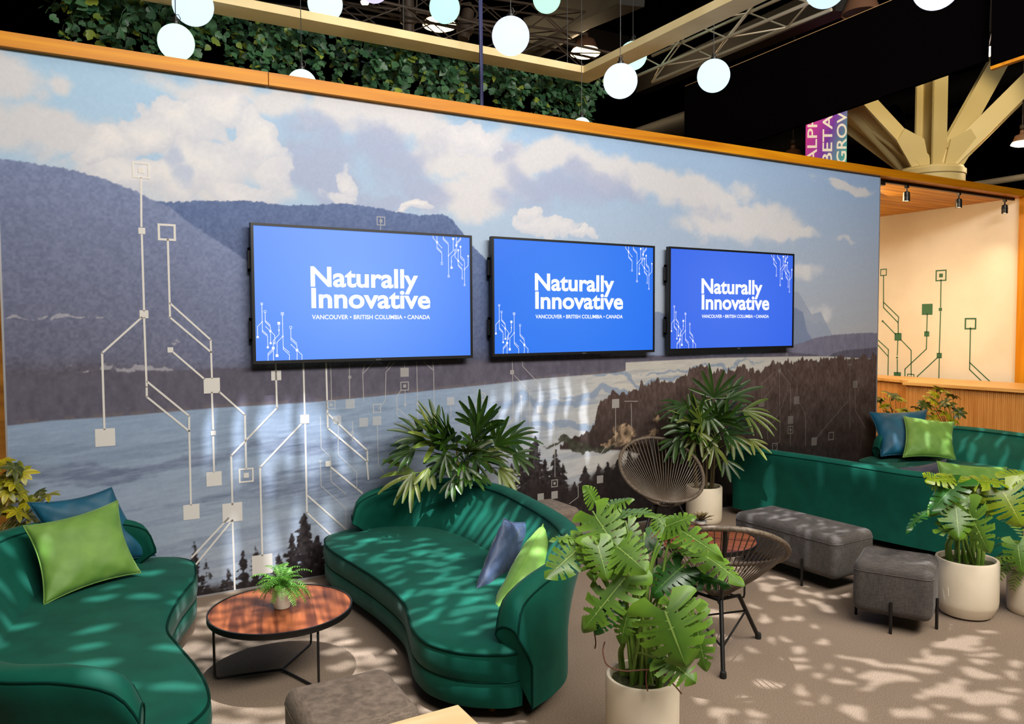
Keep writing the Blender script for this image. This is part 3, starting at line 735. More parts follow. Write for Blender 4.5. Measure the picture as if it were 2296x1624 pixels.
# ---------------------------------------------------------------- curved velvet sofas
PIPE = mat('dark_green_piping', srgb(2, 46, 37), .9, spec=.1)
LEGW = mat('oak_foot', srgb(150, 100, 50), .5)
def sofa(name, label, front, back, group=None, seatz=.34, thick=.066, legs=(), dome=.035):
    c = np.mean(np.array(front), axis=0)
    t = thing(name, label, 'sofa', (c[0], c[1], 0), group=group)
    off = lambda p: (p[0]-c[0], p[1]-c[1], p[2])
    NS = 90
    F = resample(catmull(front, 14), NS)
    B5 = resample(catmull([(*b[0], *b[1], b[2]) for b in back], 12), NS)
    base = [p[:2] for p in B5]
    # seat and base skirt
    rows_c = []; rows_b = []
    for i in range(NS):
        f = F[i]; b = base[i]; d = b-f; L = np.linalg.norm(d); u = d/(L+1e-6)
        P = lambda s, z: off((f[0]+u[0]*s, f[1]+u[1]*s, z))
        k = min(1, L/.3)
        rows_b.append([P(.012*k, .07), P(0, .085), P(-.002, .13), P(0, .19), P(.008*k, .198)])
        r = [P(.008*k, .196), P(-.004*k, .206), P(-.010*k, .25), P(-.008*k, .30), P(0, seatz-.012), P(.012*k, seatz)]
        for v in np.linspace(.05, 1, 14):
            s = .012*k+(L-.012*k)*v
            r.append(P(s, seatz+dome*k*math.sin(PI*min(v, .75)*.66)**.6))
        rows_c.append(r)
    g = MB(); g.grid(rows_b); g.build('base', VELVET, t, True, 60)
    g = MB(); g.grid(rows_c); g.build('seat_cushion', VELVET, t, True, 70)
    g = MB(); g.tube([off((F[i][0], F[i][1], seatz-.006)) for i in range(NS)], .0065, 6); g.build('seat_piping', PIPE, t)
    g = MB(); g.tube([off((F[i][0]+.004*0, F[i][1], .197)) for i in range(NS)], .003, 5); g.build('base_seam', PIPE, t)
    # backrest shell
    rows = []; top_in = []; top_out = []; ends = []
    for i in range(NS):
        bx, by, tx, ty, zt = B5[i]
        a = B5[max(i-1, 0)]; b = B5[min(i+1, NS-1)]
        d = np.array((b[0]-a[0], b[1]-a[1])); d /= np.linalg.norm(d)+1e-9
        n = np.array((-d[1], d[0]))
        if np.dot(n, np.array((bx, by))-c) < 0: n = -n
        row = []
        H = zt-.05
        def pt(s, side, z):     # s 0..1 lean, side -1 inner .. 1 outer
            q = s**1.25
            return off((bx+(tx-bx)*q+n[0]*thick*side, by+(ty-by)*q+n[1]*thick*side, z))
        for k in range(9):
            s = k/8; row.append(pt(s, -1, .28+(H-.28)*s))
        for k in range(1, 8):
            an = PI*k/8; row.append(pt(1, -math.cos(an), H+.05*math.sin(an)))
        for k in range(9):
            s = 1-k/8; z = .07+(H-.07)*s
            ss = max(0, (z-.28)/(H-.28))
            row.append(pt(ss, 1, z))
        rows.append(row); top_in.append(pt(1, -.93, H+.016)); top_out.append(pt(1, .93, H+.016))
        if i in (0, NS-1): ends.append(row)
    g = MB(); g.grid(rows)
    for e in ends:
        n = len(e); cc = [sum(p[k] for p in e)/n for k in range(3)]
        g.add([cc]+list(e)+[], [(0, k+1, (k+1) % n+1) for k in range(n)])
    g.build('backrest', VELVET, t, True, 60)
    g = MB(); g.tube(top_in, .0055, 6); g.tube(top_out, .0055, 6)
    for e in ends: g.tube(e, .0055, 6)
    g.build('back_piping', PIPE, t)
    for lx, ly in legs:
        g = MB(); g.lathe([(.018, 0), (.026, .075)], 14, off((lx, ly, 0))); g.build('foot', LEGW, t)
    return t
S2F = [(.82,-.08),(.68,-.07),(.55,-.09),(.46,-.2),(.42,-.47),(.45,-.85),(.48,-1.27),(.47,-1.68),(.40,-1.95),(.35,-2.13),(.35,-2.31),(.44,-2.49),(.60,-2.61),(.70,-2.63)]
S2B = [((.86,-.10),(.66,-.24),.50),((.92,-.12),(.72,-.23),.63),((1.02,-.17),(.93,-.22),.695),((1.16,-.28),(1.22,-.27),.72),((1.27,-.46),(1.47,-.43),.725),((1.32,-.75),(1.60,-.79),.725),((1.32,-1.2),(1.56,-1.3),.725),((1.28,-1.7),(1.47,-1.83),.715),((1.18,-2.15),(1.30,-2.22),.70),((1.02,-2.43),(1.05,-2.43),.69),((.87,-2.55),(.83,-2.53),.66),((.76,-2.60),(.70,-2.57),.605),((.71,-2.62),(.655,-2.59),.55),((.69,-2.63),(.635,-2.60),.46)]
SG = 'curved green velvet sofas'
sofa2 = sofa('curved_sofa', 'curved green velvet sofa in the middle, between the wood coffee table and the front monstera', S2F, S2B, SG, legs=((.62,-2.47),(.55,-.35),(1.2,-.6),(1.1,-2.2)))
sofa4 = copy_tree(sofa2); sofa4.location.x += 6.15; sofa4.location.y += -.04
sofa4['label'] = 'curved green velvet sofa at the far right, in front of the reeded wooden counter'
S1F = [(-.82,-.08),(-.68,-.07),(-.55,-.10),(-.46,-.24),(-.46,-.41),(-.50,-.65),(-.64,-1.01),(-.74,-1.41),(-.72,-1.69),(-.68,-2.0),(-.67,-2.26),(-.70,-2.43),(-.81,-2.56),(-.95,-2.62)]
S1B = [((-.86,-.11),(-.70,-.26),.50),((-.93,-.13),(-.76,-.24),.63),((-1.04,-.18),(-.95,-.22),.69),((-1.18,-.28),(-1.24,-.22),.715),((-1.32,-.48),(-1.49,-.40),.725),((-1.40,-.8),(-1.66,-.74),.725),((-1.47,-1.2),(-1.76,-1.2),.725),((-1.50,-1.65),(-1.74,-1.75),.72),((-1.46,-2.05),(-1.62,-2.15),.71),((-1.33,-2.42),(-1.41,-2.48),.70),((-1.17,-2.58),(-1.18,-2.64),.70),((-1.04,-2.65),(-1.03,-2.73),.66),((-.97,-2.67),(-.965,-2.73),.54)]
sofa('curved_sofa', 'curved green velvet sofa at the left edge with its rounded arm towards the viewer', S1F, S1B, SG, legs=((-.62,-.5),(-.8,-2.3),(-1.3,-2.3),(-1.2,-.4)))
S3F = [(5.05,-.30),(5.35,-.26),(5.55,-.45),(5.58,-.9),(5.55,-1.4),(5.60,-1.9),(5.52,-2.4),(5.3,-2.58),(5.1,-2.60)]
S3B = [((4.66,-.24),(4.58,-.24),.60),((4.66,-.30),(4.58,-.27),.69),((4.68,-.40),(4.60,-.36),.705),((4.72,-.8),(4.66,-.75),.71),((4.78,-1.3),(4.73,-1.3),.71),((4.86,-1.9),(4.81,-1.9),.70),((4.92,-2.2),(4.88,-2.2),.70),((4.98,-2.52),(4.95,-2.53),.69),((5.12,-2.64),(5.10,-2.66),.66)]
sofa('straight_sofa', 'green velvet sofa seen from behind, its straight back rising over the grey bench', S3F, S3B, None, legs=((4.9,-.5),(5.0,-2.3),(5.4,-.6),(5.4,-2.1)))
# ---------------------------------------------------------------- cushions
def cushion(name, label, corners, mat_, puff=.075, pipe=None, seed=0, group=None, facing=None):
    """corners: top-left, top-right, bottom-right, bottom-left as seen from the front"""
    A, B, C_, D_ = [Vector(p) for p in corners]
    ctr = (A+B+C_+D_)/4
    U = ((B-A)+(C_-D_))/2; V = ((A-D_)+(B-C_))/2
    nrm = U.cross(V).normalized()
    if nrm.dot(cam.matrix_world.translation-ctr) < 0 and facing is None: nrm = -nrm
    t = thing(name, label, 'cushion', ctr, group=group)
    rng = random.Random(seed); ph = [rng.uniform(0, 6.28) for _ in range(8)]
    n = 33; sides = []; edge = []
    for sgn in (1, -1):
        rows = []
        for j in range(n):
            row = []
            for i in range(n):
                u = 2*i/(n-1)-1; v = 2*j/(n-1)-1
                pu = u*(1-.125*(1-v*v)*abs(u)**2); pv = v*(1-.125*(1-u*u)*abs(v)**2)
                a = (pu+1)/2; b = (pv+1)/2
                p = (D_*(1-a)+C_*a)*(1-b)+(A*(1-a)+B*a)*b
                h = puff*((1-u**4)*(1-v**4))**.55*(.72+.28*(1-u*u)*(1-v*v))
                m = (1-u*u)*(1-v*v)
                h += .010*m**.5*(math.sin(5*u+3*v+ph[0])*math.sin(4*v-2*u+ph[1]))*(.4+abs(v))
                e = max(abs(u), abs(v))
                h += .006*e**3*(1-e**8)*math.sin(11*u+ph[2])*math.sin(11*v+ph[3])*2
                row.append(p-ctr+nrm*h*sgn)
            rows.append(row)
        sides.append(rows)
    g = MB(); g.grid(sides[0]); g.grid([r[::-1] for r in sides[1]])
    g.build('cover', mat_, t, True, 180, weld=True)
    r = sides[0]; edge = [r[0][i] for i in range(n)]+[r[j][n-1] for j in range(1, n)]+[r[n-1][i] for i in range(n-2, -1, -1)]+[r[j][0] for j in range(n-2, 0, -1)]
    g = MB(); g.tube(edge, .004, 6, True); g.build('seam', pipe or mat_, t)
    return t
CG = mat('lime_velvet', srgb(92, 134, 50), .6, sheen=.15, noise=(6, srgb(116, 156, 68), .35, .65), bump=(30, .12))
CB = mat('blue_velvet', srgb(0, 68, 92), .6, sheen=.10, noise=(6, srgb(0, 84, 112), .35, .65), bump=(30, .12))
CN = mat('navy_velvet', srgb(46, 62, 92), .6, sheen=.15, noise=(8, srgb(64, 80, 112), .35, .65), bump=(24, .5))
CGR = mat('charcoal_velvet', srgb(62, 62, 76), .65, sheen=.3, bump=(24, .3))
cushion('cushion', 'lime green cushion leaning on the left sofa in front of a blue one', [(-1.396,-0.529,0.765),(-0.895,-0.309,0.813),(-0.791,-0.531,0.390),(-1.302,-0.814,0.373)], CG, .085, seed=1)
cushion('cushion', 'blue cushion leaning on the left sofa behind a lime green one', [(-1.380,-0.280,0.852),(-0.923,-0.196,0.879),(-0.675,-0.227,0.400),(-1.211,-0.380,0.377)], CB, .07, seed=2)
cushion('cushion', 'crumpled navy cushion on the middle sofa, left of a green one', [(1.170,-1.631,0.709),(1.562,-1.367,0.601),(1.268,-1.451,0.167),(0.849,-1.835,0.345)], CN, .06, seed=3)
cushion('cushion', 'lime green cushion tucked inside the arm of the middle sofa', [(1.369,-1.771,0.677),(1.499,-1.683,0.499),(1.169,-1.894,0.116),(0.757,-2.199,0.334)], CG, .11, seed=4)
cushion('cushion', 'blue cushion on the far right sofa, behind a lime green one', [(6.945,-0.081,0.876),(7.583,-0.393,0.897),(7.227,-0.654,0.379),(6.752,-0.376,0.412)], CB, .11, seed=5)
cushion('cushion', 'lime green cushion on the far right sofa, in front of a blue one', [(7.107,-0.408,0.850),(7.607,-0.702,0.781),(7.260,-0.926,0.411),(6.758,-0.633,0.438)], CG, .10, seed=6)
cushion('cushion', 'charcoal cushion showing over the back of the straight sofa', [(6.113,-1.010,0.443),(6.729,-1.134,0.495),(6.682,-1.183,0.159),(6.105,-1.021,0.172)], CGR, .07, seed=7)
cushion('cushion', 'lime green cushion showing over the straight sofa behind monstera leaves', [(6.320,-1.276,0.536),(7.071,-1.556,0.444),(7.013,-1.611,0.088),(6.211,-1.314,0.171)], CG, .09, seed=8)
# ---------------------------------------------------------------- tables
def walnut():
    m = wood_mat('walnut_top', srgb(84, 40, 20), srgb(158, 88, 50), 1, 1.3, 14, .38)
    return m
WALNUT = walnut()
def round_table(label, x, y, rz, r=.385, h=.36):
    t = thing('coffee_table', label, 'table', (x, y, 0), rz, 'round wood coffee tables')
    g = MB(); g.lathe([(r-.012, h-.022), (r-.010, h-.002), (r-.02, h), (.001, h)], 72); g.build('table_top', WALNUT, t)
    g = MB(); g.lathe([(r-.014, h-.026), (r-.002, h-.03), (r, h-.026), (r, h+.002), (r-.008, h+.003), (r-.010, h-.003)], 72); g.build('rim', M['black_metal'], t)
    for k in range(3):
        a = 2*PI*k/3; c_, s_ = math.cos(a), math.sin(a); R = r-.035
        g = MB(); g.tube([(.0*c_, .0*s_, .011), (R*.93*c_, R*.93*s_, .011), (R*.985*c_, R*.985*s_, .018), (R*c_, R*s_, .04), (R*c_, R*s_, h-.035), (R*.985*c_, R*.985*s_, h-.028), (R*.6*c_, R*.6*s_, h-.026)], .0068, 8)
        g.build('leg', M['black_metal'], t)
    return t
round_table('round wood coffee table holding the potted fern, in front of the left sofa', -.17, -1.495, math.radians(168))
round_table('round wood coffee table seen through the near string chair', 2.80, -1.67, math.radians(40))
# pale table whose corner shows at the lower edge
t = thing('pale_table', 'corner of a pale wooden table at the bottom edge, near the brown ottoman', 'table', (-.38, -3.80, 0))
g = MB(); g.box(-.36, .35, -.42, .38, .575, .6); g.build('table_top', wood_mat('pale_maple', srgb(232, 206, 160), srgb(216, 184, 132), 0, 1, 12, .45), t, False)
for sx in (-.32, .31):
    for sy in (-.38, .34):
        g = MB(); g.bar((sx, sy, 0), (sx, sy, .575), .035); g.build('leg', mat('pale_leg', srgb(214, 184, 136), .5), t, False)
# ---------------------------------------------------------------- upholstered ottomans and bench
def linen(name, c1, c2):
    m = mat(name, c1, .85, noise=(5, c2, .35, .65), sheen=.1)
    nt = m.node_tree; N = nt.nodes; L = nt.links; b = N['Principled BSDF']
    src = b.inputs['Base Color'].links[0].from_socket
    tc = N.new('ShaderNodeTexCoord'); outs = []
    for sc in ((26, 26, 420), (420, 420, 26)):
        mp = N.new('ShaderNodeMapping'); mp.inputs['Scale'].default_value = sc; L.new(tc.outputs['Object'], mp.inputs[0])
        n = N.new('ShaderNodeTexNoise'); n.inputs['Scale'].default_value = 1; n.inputs['Detail'].default_value = 2; L.new(mp.outputs[0], n.inputs['Vector']); outs.append(n.outputs['Fac'])
    ad = N.new('ShaderNodeMath'); ad.operation = 'ADD'; L.new(outs[0], ad.inputs[0]); L.new(outs[1], ad.inputs[1])
    r = N.new('ShaderNodeValToRGB'); r.color_ramp.elements[0].position = .4; r.color_ramp.elements[1].position = .62
    hf = N.new('ShaderNodeMath'); hf.operation = 'MULTIPLY'; hf.inputs[1].default_value = .5; L.new(ad.outputs[0], hf.inputs[0]); L.new(hf.outputs[0], r.inputs[0])
    r.color_ramp.elements[0].color = (.55, .55, .55, 1); r.color_ramp.elements[1].color = (1.25, 1.25, 1.25, 1)
    mx = N.new('ShaderNodeMix'); mx.data_type = 'RGBA'; mx.blend_type = 'MULTIPLY'; mx.inputs[0].default_value = 1
    L.new(src, mx.inputs[6]); L.new(r.outputs[0], mx.inputs[7]); L.new(mx.outputs[2], b.inputs['Base Color'])
    return m
LG = linen('grey_linen', srgb(72, 67, 64), srgb(84, 78, 73)); LBR = linen('brown_linen', srgb(112, 98, 86), srgb(122, 108, 96))
def pouf(label, x, y, rz, sx, sy, z0, z1, m, legs=True, group='grey poufs', name='ottoman', leg_pos=None):
    t = thing(name, label, 'ottoman' if name == 'ottoman' else 'bench', (x, y, 0), rz, group)
    me = rbox(sx, sy, z1-z0, .055, 6, (0, 0, (z0+z1)/2)); link('upholstery', me, m, t, True, 60)
    g = MB(); zt = z1-.058
    pr = []
    def rr(o):
        P = []
        for cx, cy, a0 in ((sx/2-.055, sy/2-.055, 0), (-sx/2+.055, sy/2-.055, 90), (-sx/2+.055, -sy/2+.055, 180), (sx/2-.055, -sy/2+.055, 270)):
            for k in range(7):
                a = math.radians(a0+15*k); P.append((cx+(.055+o)*math.cos(a), cy+(.055+o)*math.sin(a), zt))
        return P
    g.tube(rr(.0005), .003, 5, True); g.build('seam', m, t)
    for lx, ly in (leg_pos or ((sx/2+.008, 0), (-sx/2-.008, 0), (0, sy/2+.008), (0, -sy/2-.008))):
        g = MB(); g.tube([(lx, ly, 0), (lx, ly, z0+.10)], .0095, 10); g.build('leg', M['black_metal'], t)
    return t
pouf('small grey square ottoman on thin black legs beside the right monstera pot', 3.385, -2.79, math.radians(27), .45, .45, .095, .42, LG)
pouf('long grey bench on thin black legs behind the small grey ottoman', 3.67, -1.82, math.radians(1), .46, .94, .10, .415, LG, name='bench', leg_pos=((-.238, -.2), (-.238, .28), (.238, -.2), (.238, .28)))
pouf('brown square ottoman at the bottom edge in front of the fern table', -.21, -2.81, math.radians(-2), .45, .45, .095, .42, LBR)
pouf('brown ottoman against the mural, mostly hidden behind the middle sofa', 2.24, -.42, 0, .45, .45, .095, .42, LBR)
# ---------------------------------------------------------------- string chairs
STRG = mat('taupe_cord', srgb(104, 90, 74), .5)
RIMM = mat('wrapped_rim', srgb(112, 98, 82), .55, noise=(60, srgb(84, 72, 60), .4, .6))
def string_chair(label, x, y, rz, k=1.0):
    t = thing('string_chair', label, 'chair', (x, y, 0), rz, 'string lounge chairs')
    def rim(a):             # a=0 front, pi back
        ca, sa = math.cos(a), math.sin(a)
        w = .375*(1-.10*ca)
        return Vector((.40*ca-.02, w*sa*(1+.03*math.cos(2*a)), .625-.215*ca-.035*math.sin(a)**2))
    hub = Vector((.09, 0, .315)); n = 96
    def hubp(a): return hub+Vector((.055*math.cos(a), .055*math.sin(a), .004))
    ring = [rim(2*PI*k/n) for k in range(n)]
    g = MB(); g.tube(ring, .0155, 10, True); g.build('rim', RIMM, t)
    g = MB(); g.tube([hubp(2*PI*k/32) for k in range(32)], .008, 8, True); g.build('hub_ring', M['black_metal'], t)
    g = MB(); ns = 68
    for k in range(ns):
        a = 2*PI*(k+.5)/ns
        p = rim(a); q = hubp(a)
        mid = (p+q)/2+Vector((0, 0, -.018))
        g.tube([p, p*.75+q*.25+Vector((0, 0, -.012)), mid, p*.25+q*.75+Vector((0, 0, -.012)), q], .0034, 5)
    tag(g.build('cords', STRG, t), kind='stuff')
    # frame: a spine up the back and three legs
    bk = rim(PI)
    g = MB(); g.tube([bk+Vector((.01, 0, -.004)), Vector((-.30, 0, .61)), Vector((-.19, 0, .42)), Vector((-.10, 0, .325)), Vector((.045, 0, .295)), Vector((.25, 0, .335)), rim(0)+Vector((-.01, 0, -.01))], .0125, 8); g.build('spine', M['black_metal'], t)
    feet = [Vector((-.33, 0, 0)), Vector((.25, .25, 0)), Vector((.25, -.25, 0))]
    tops = [Vector((-.235, 0, .35)), Vector((.10, .12, .312)), Vector((.10, -.12, .312))]
    tops[0] = Vector((-.145, 0, .36))
    for f, p in zip(feet, tops):
        g = MB(); g.tube([p, f+Vector((0, 0, .012))], .0125, 10)
        l = g.build('leg', M['black_metal'], t)
        g = MB(); g.lathe([(.017, 0), (.019, .008), (.017, .034), (.012, .038)], 16, tuple(f)); g.build('foot_cap', mat('rubber', srgb(18, 18, 18), .7), l)
    g = MB()
    for a, b in ((0, 1), (0, 2), (1, 2)):
        pa = feet[a]*.62+tops[a]*.38; pb = feet[b]*.35+tops[b]*.65
        g.tube([pa, pb], .006, 6)
    g.tube([tops[1], Vector((.045, 0, .295)), tops[2]], .010, 8); g.build('cross_brace', M['black_metal'], t)
    return t
string_chair('near string lounge chair turned away, behind the front monstera', 2.075, -2.555, math.radians(49))
fx = (3.43, -.52)
string_chair('far string lounge chair against the mural, facing out beside the palm', fx[0], fx[1], math.radians(-116))

# ---------------------------------------------------------------- leaf-pattern projectors on the rig above (light through a cut metal gobo)
def gobo_projector(label, L, half, energy, holes, streak=None, color=(.95, .97, 1.0), soft=.0012):
    L = Vector(L); d = .25; k = d/L.z
    t = thing('gobo_projector', label, 'stage light', L)
    n = 520; R = half*1.12
    gx, gy = np.meshgrid(np.linspace(L.x-R, L.x+R, n), np.linspace(L.y-R, L.y+R, n))
    r2 = np.random.default_rng(int(abs(L.x)*100)+3)
    ph = r2.random(6)*6.28
    wx = gx+.012*np.sin(gy*37+ph[0])+.016*np.sin(gy*17+ph[1]); wy = gy+.012*np.sin(gx*41+ph[2])+.016*np.sin(gx*19+ph[3])
    op = np.zeros_like(gx, bool)
    for cx, cy, ax, ay, bx, by in holes:
        det = ax*by-ay*bx
        if abs(det) < 1e-7: continue
        u = ((wx-cx)*by-(wy-cy)*bx)/det; v = (ax*(wy-cy)-ay*(wx-cx))/det
        op |= (u*u+v*v) < 1
    cell = ~(op[:-1, :-1] & op[1:, :-1] & op[:-1, 1:] & op[1:, 1:])
    co = np.stack([(gx-L.x)*k, (gy-L.y)*k, np.full_like(gx, -d)], -1).reshape(-1, 3)
    idx = np.arange(n*n).reshape(n, n)
    q = np.stack([idx[:-1, :-1], idx[:-1, 1:], idx[1:, 1:], idx[1:, :-1]], -1)[cell]
    me = bpy.data.meshes.new('gobo_plate'); me.vertices.add(len(co)); me.vertices.foreach_set('co', co.ravel())
    me.loops.add(q.size); me.loops.foreach_set('vertex_index', q.ravel())
    me.polygons.add(len(q)); me.polygons.foreach_set('loop_start', np.arange(0, q.size, 4)); me.polygons.foreach_set('loop_total', np.full(len(q), 4)); me.update()
    link('gobo_plate', me, M['black'], t, False)
    rr = R*k*1.05
    g = MB(); g.lathe([(.05, .12), (.07, .12), (rr*1.02, -.1), (rr*1.45, -d-.01), (rr*1.40, -d-.01), (rr*.98, -.1), (.06, .10), (.05, .10)], 32); g.build('housing', M['black_metal'], t)
    g = MB(); g.tube([(-.16, 0, -.05), (-.17, 0, .2), (0, 0, .3), (.17, 0, .2), (.16, 0, -.05)], .012, 6); g.tube([(0, 0, .3), (0, 0, 2.2)], .015, 6); g.build('yoke', M['black_metal'], t)
    lo = light('gobo_beam', 'SPOT', L, energy, color, None, spot_size=2*math.atan(half/L.z), spot_blend=.12, shadow_soft_size=soft)
    lo.rotation_euler = (0, 0, 0)
    return t
def scatter(x0, x1, y0, y1, step, ra, rb, ang, seed, keep=1.0, inside=None):
    rg = random.Random(seed); out = []; y = y0; row = 0
    while y < y1:
        x = x0+(step/2 if row % 2 else 0)
        while x < x1:
            px, py_ = x+rg.uniform(-.3, .3)*step, y+rg.uniform(-.3, .3)*step
            if rg.random() < keep and (inside is None or inside(px, py_)):
                a = math.radians(ang+rg.uniform(-22, 22)); s = rg.uniform(.65, 1.15)
                out.append((px, py_, ra*s*math.cos(a), ra*s*math.sin(a), -rb*s*math.sin(a), rb*s*math.cos(a)))
            x += step
        y += step*.86; row += 1
    return out
def frond(cx, cy, ang, L, n, seed):
    """a palm-leaf shaped cluster of slits"""
    rg = random.Random(seed); out = []
    for i in range(n):
        a = math.radians(ang+(i/(n-1)-.5)*110); r = L*(.55+.1*rg.random())
        out.append((cx+r*math.cos(a), cy+r*math.sin(a), L*.36*math.cos(a), L*.36*math.sin(a), -.045*math.sin(a), .045*math.cos(a)))
    return out
G1 = (-.05, -1.62, 5.2)
h1 = scatter(-.75, .40, -3.3, -.15, .13, .085, .045, -30, 11, .97, lambda x, y: x < .36-.05*(y < -1.9) and x > (-.5 if y > -.8 else -.66) and not (y < -2.38 and x > -.52))
h1 += scatter(-1.8, -.72, -2.9, -.3, .27, .10, .055, -15, 12, .60)
h1 += [(wx_, .44, .075*s, .0, .03, .20*s) for wx_, s in ((.15, 1), (.35, .8), (.52, 1), (.68, .7), (-.1, .8), (.82, .9), (-.35, .6), (1.0, .7), (.25, .6), (.6, .8))]
h1 += [(wx_+.05, .08, .06, .0, .01, .12) for wx_ in (-.2, .1, .3, .55)]
gobo_projector('gobo projector hung over the fern table', G1, 2.35, 2500, h1, soft=.0021)
G2 = (2.55, -2.35, 5.6)
h2 = [(3.175,-1.899,0.032,-0.049,0.067,0.055),(3.426,-1.806,0.039,-0.062,0.046,0.037),(3.151,-2.193,0.020,-0.029,0.040,0.031),(3.087,-2.115,0.037,-0.070,0.049,0.038),(3.104,-2.261,0.025,-0.036,0.028,0.021),(3.354,-2.114,0.012,-0.061,0.044,0.030),(3.353,-2.216,0.018,-0.048,0.037,0.026),(3.431,-2.282,0.024,-0.037,0.043,0.030),(3.542,-2.309,0.024,-0.050,0.051,0.034),(3.240,-2.305,0.036,-0.054,0.035,0.025),(3.215,-2.421,0.028,-0.070,0.051,0.035),(2.701,-2.325,-0.042,-0.082,0.060,0.028),(2.830,-2.134,-0.024,-0.070,0.037,0.021),(2.538,-2.140,0.070,-0.096,0.052,0.047),(2.506,-2.031,0.062,-0.063,0.028,0.027),(2.838,-2.400,0.028,-0.028,0.034,0.028),(2.923,-2.451,0.041,-0.034,0.030,0.024),(2.861,-2.587,0.015,-0.026,0.029,0.021),(2.723,-2.752,0.044,-0.026,0.043,0.034),(2.549,-2.632,0.006,-0.054,0.027,0.018),(2.259,-2.631,0.010,-0.058,0.032,0.023),(2.517,-2.772,0.037,-0.036,0.041,0.032),(2.460,-2.593,0.016,-0.025,0.043,0.033),(2.095,-2.642,0.062,-0.012,0.031,0.035),(2.396,-2.836,0.050,-0.030,0.034,0.028),(2.321,-2.933,0.050,-0.023,0.035,0.030),(2.452,-2.999,0.048,-0.013,0.024,0.021),(2.305,-3.058,0.030,-0.018,0.031,0.025),(2.520,-3.090,0.023,-0.035,0.028,0.018),(2.384,-3.148,0.035,-0.042,0.041,0.027),(2.001,-2.981,0.052,-0.061,0.043,0.034),(2.105,-3.100,0.015,-0.050,0.042,0.026),(1.770,-3.008,0.027,-0.031,0.027,0.022),(1.573,-2.943,0.007,-0.048,0.039,0.027),(1.575,-3.076,0.091,-0.035,0.028,0.030),(1.550,-3.129,0.028,-0.017,0.037,0.036),(1.726,-3.166,0.015,-0.052,0.036,0.023),(2.010,-3.225,0.029,-0.028,0.020,0.015),(2.125,-3.231,0.050,-0.012,0.025,0.023),(2.129,-3.387,0.043,-0.070,0.052,0.032),(1.653,-3.222,0.042,-0.025,0.015,0.014),(2.699,-3.057,0.091,-0.116,0.034,0.022),(2.838,-3.255,0.087,-0.138,0.039,0.022),(2.621,-3.247,0.110,-0.086,0.070,0.045),(2.453,-3.263,0.113,-0.020,0.025,0.021),(3.049,-3.253,0.122,-0.046,0.064,0.041),(3.084,-3.181,0.001,-0.028,0.122,0.058),(3.442,-3.183,0.151,-0.068,0.085,0.051),(3.327,-3.229,0.083,-0.082,0.040,0.022),(3.460,-3.303,0.059,-0.027,0.024,0.014),(3.345,-3.356,0.075,-0.045,0.038,0.021),(3.227,-3.412,0.046,-0.044,0.042,0.021),(3.091,-3.468,0.058,-0.093,0.054,0.026),(3.402,-3.504,0.027,-0.027,0.058,0.028),(3.233,-3.589,0.024,-0.031,0.055,0.025),(2.744,-3.493,0.120,-0.047,0.076,0.049),(2.915,-3.493,0.054,-0.050,0.029,0.015),(2.574,-3.478,0.030,-0.027,0.025,0.015),(2.839,-3.658,0.103,-0.094,0.082,0.041),(2.552,-3.590,0.035,-0.031,0.025,0.014),(2.380,-3.547,0.088,-0.041,0.063,0.042),(3.043,-3.660,0.028,-0.044,0.034,0.015),(3.691,-2.954,0.026,-0.050,0.072,0.038),(3.467,-2.999,0.100,-0.060,0.032,0.019),(3.794,-3.042,-0.004,-0.043,0.037,0.016),(3.734,-3.175,0.033,-0.033,0.040,0.020),(2.559,-3.721,0.056,-0.065,0.042,0.021),(2.766,-3.786,0.041,-0.049,0.045,0.020),(2.142,-2.432,0.049,-0.062,0.023,0.021),(2.269,-2.404,0.055,-0.071,0.020,0.018),(1.915,-2.383,0.028,-0.041,0.025,0.024)]
# the sofa seat and back, the bench and the mural get sprays of palm-leaf slits
h2 += scatter(.05, .95, -2.35, -.1, .17, .10, .048, -12, 21, .72, lambda x, y: x > .12)

h2 += scatter(3.25, 3.95, -2.2, -1.2, .17, .09, .032, 12, 23, .85)
h2 += scatter(2.5, 3.2, -1.1, -.5, .2, .08, .03, 0, 24, .6)
h2 += [(1.78+.21*i, .56+.12*(i % 3), .062-.012*(i % 2), 0, .03, .26) for i in range(7)]
h2 += scatter(3.6, 4.5, -.9, -.1, .3, .07, .03, 0, 25, .5)
h2 += [(4.75, -.55, .10, 0, 0, .09), (4.9, -1.1, .03, 0, 0, .05), (5.0, -1.5, .05, .0, 0, .14)]
gobo_projector('gobo projector hung over the near string chair', G2, 3.25, 2600, h2)
# streaks on the inside of the middle sofa's back, from a projector over its front
G4 = (.35, -3.1, 5.4)
def lifted(L, p):
    k = L[2]/(L[2]-p[2]); return (L[0]+(p[0]-L[0])*k, L[1]+(p[1]-L[1])*k)
h4 = []; rg4 = random.Random(9)
bk4 = resample([(b[0][0], b[0][1], b[1][0], b[1][1], b[2]) for b in S2B[2:9]], 24)
for i, b in enumerate(bk4):
    if rg4.random() < .16: continue
    za, zb = .36+.10*rg4.random(), b[4]-.02-.12*rg4.random()**2
    qa = (b[0]-.06+(b[2]-b[0])*.1, b[1]-.05, za); s = (zb-.3)/(b[4]-.3); qb = (b[0]+(b[2]-b[0])*s-.05, b[1]+(b[3]-b[1])*s-.04, zb)
    fa, fb = lifted(G4, qa), lifted(G4, qb); tx, ty = bk4[min(i+1, 23)][:2]-bk4[max(i-1, 0)][:2]; tl = math.hypot(tx, ty)+1e-6
    w = rg4.uniform(.034, .062); h4.append(((fa[0]+fb[0])/2, (fa[1]+fb[1])/2, (fb[0]-fa[0])/2, (fb[1]-fa[1])/2, tx/tl*w, ty/tl*w))
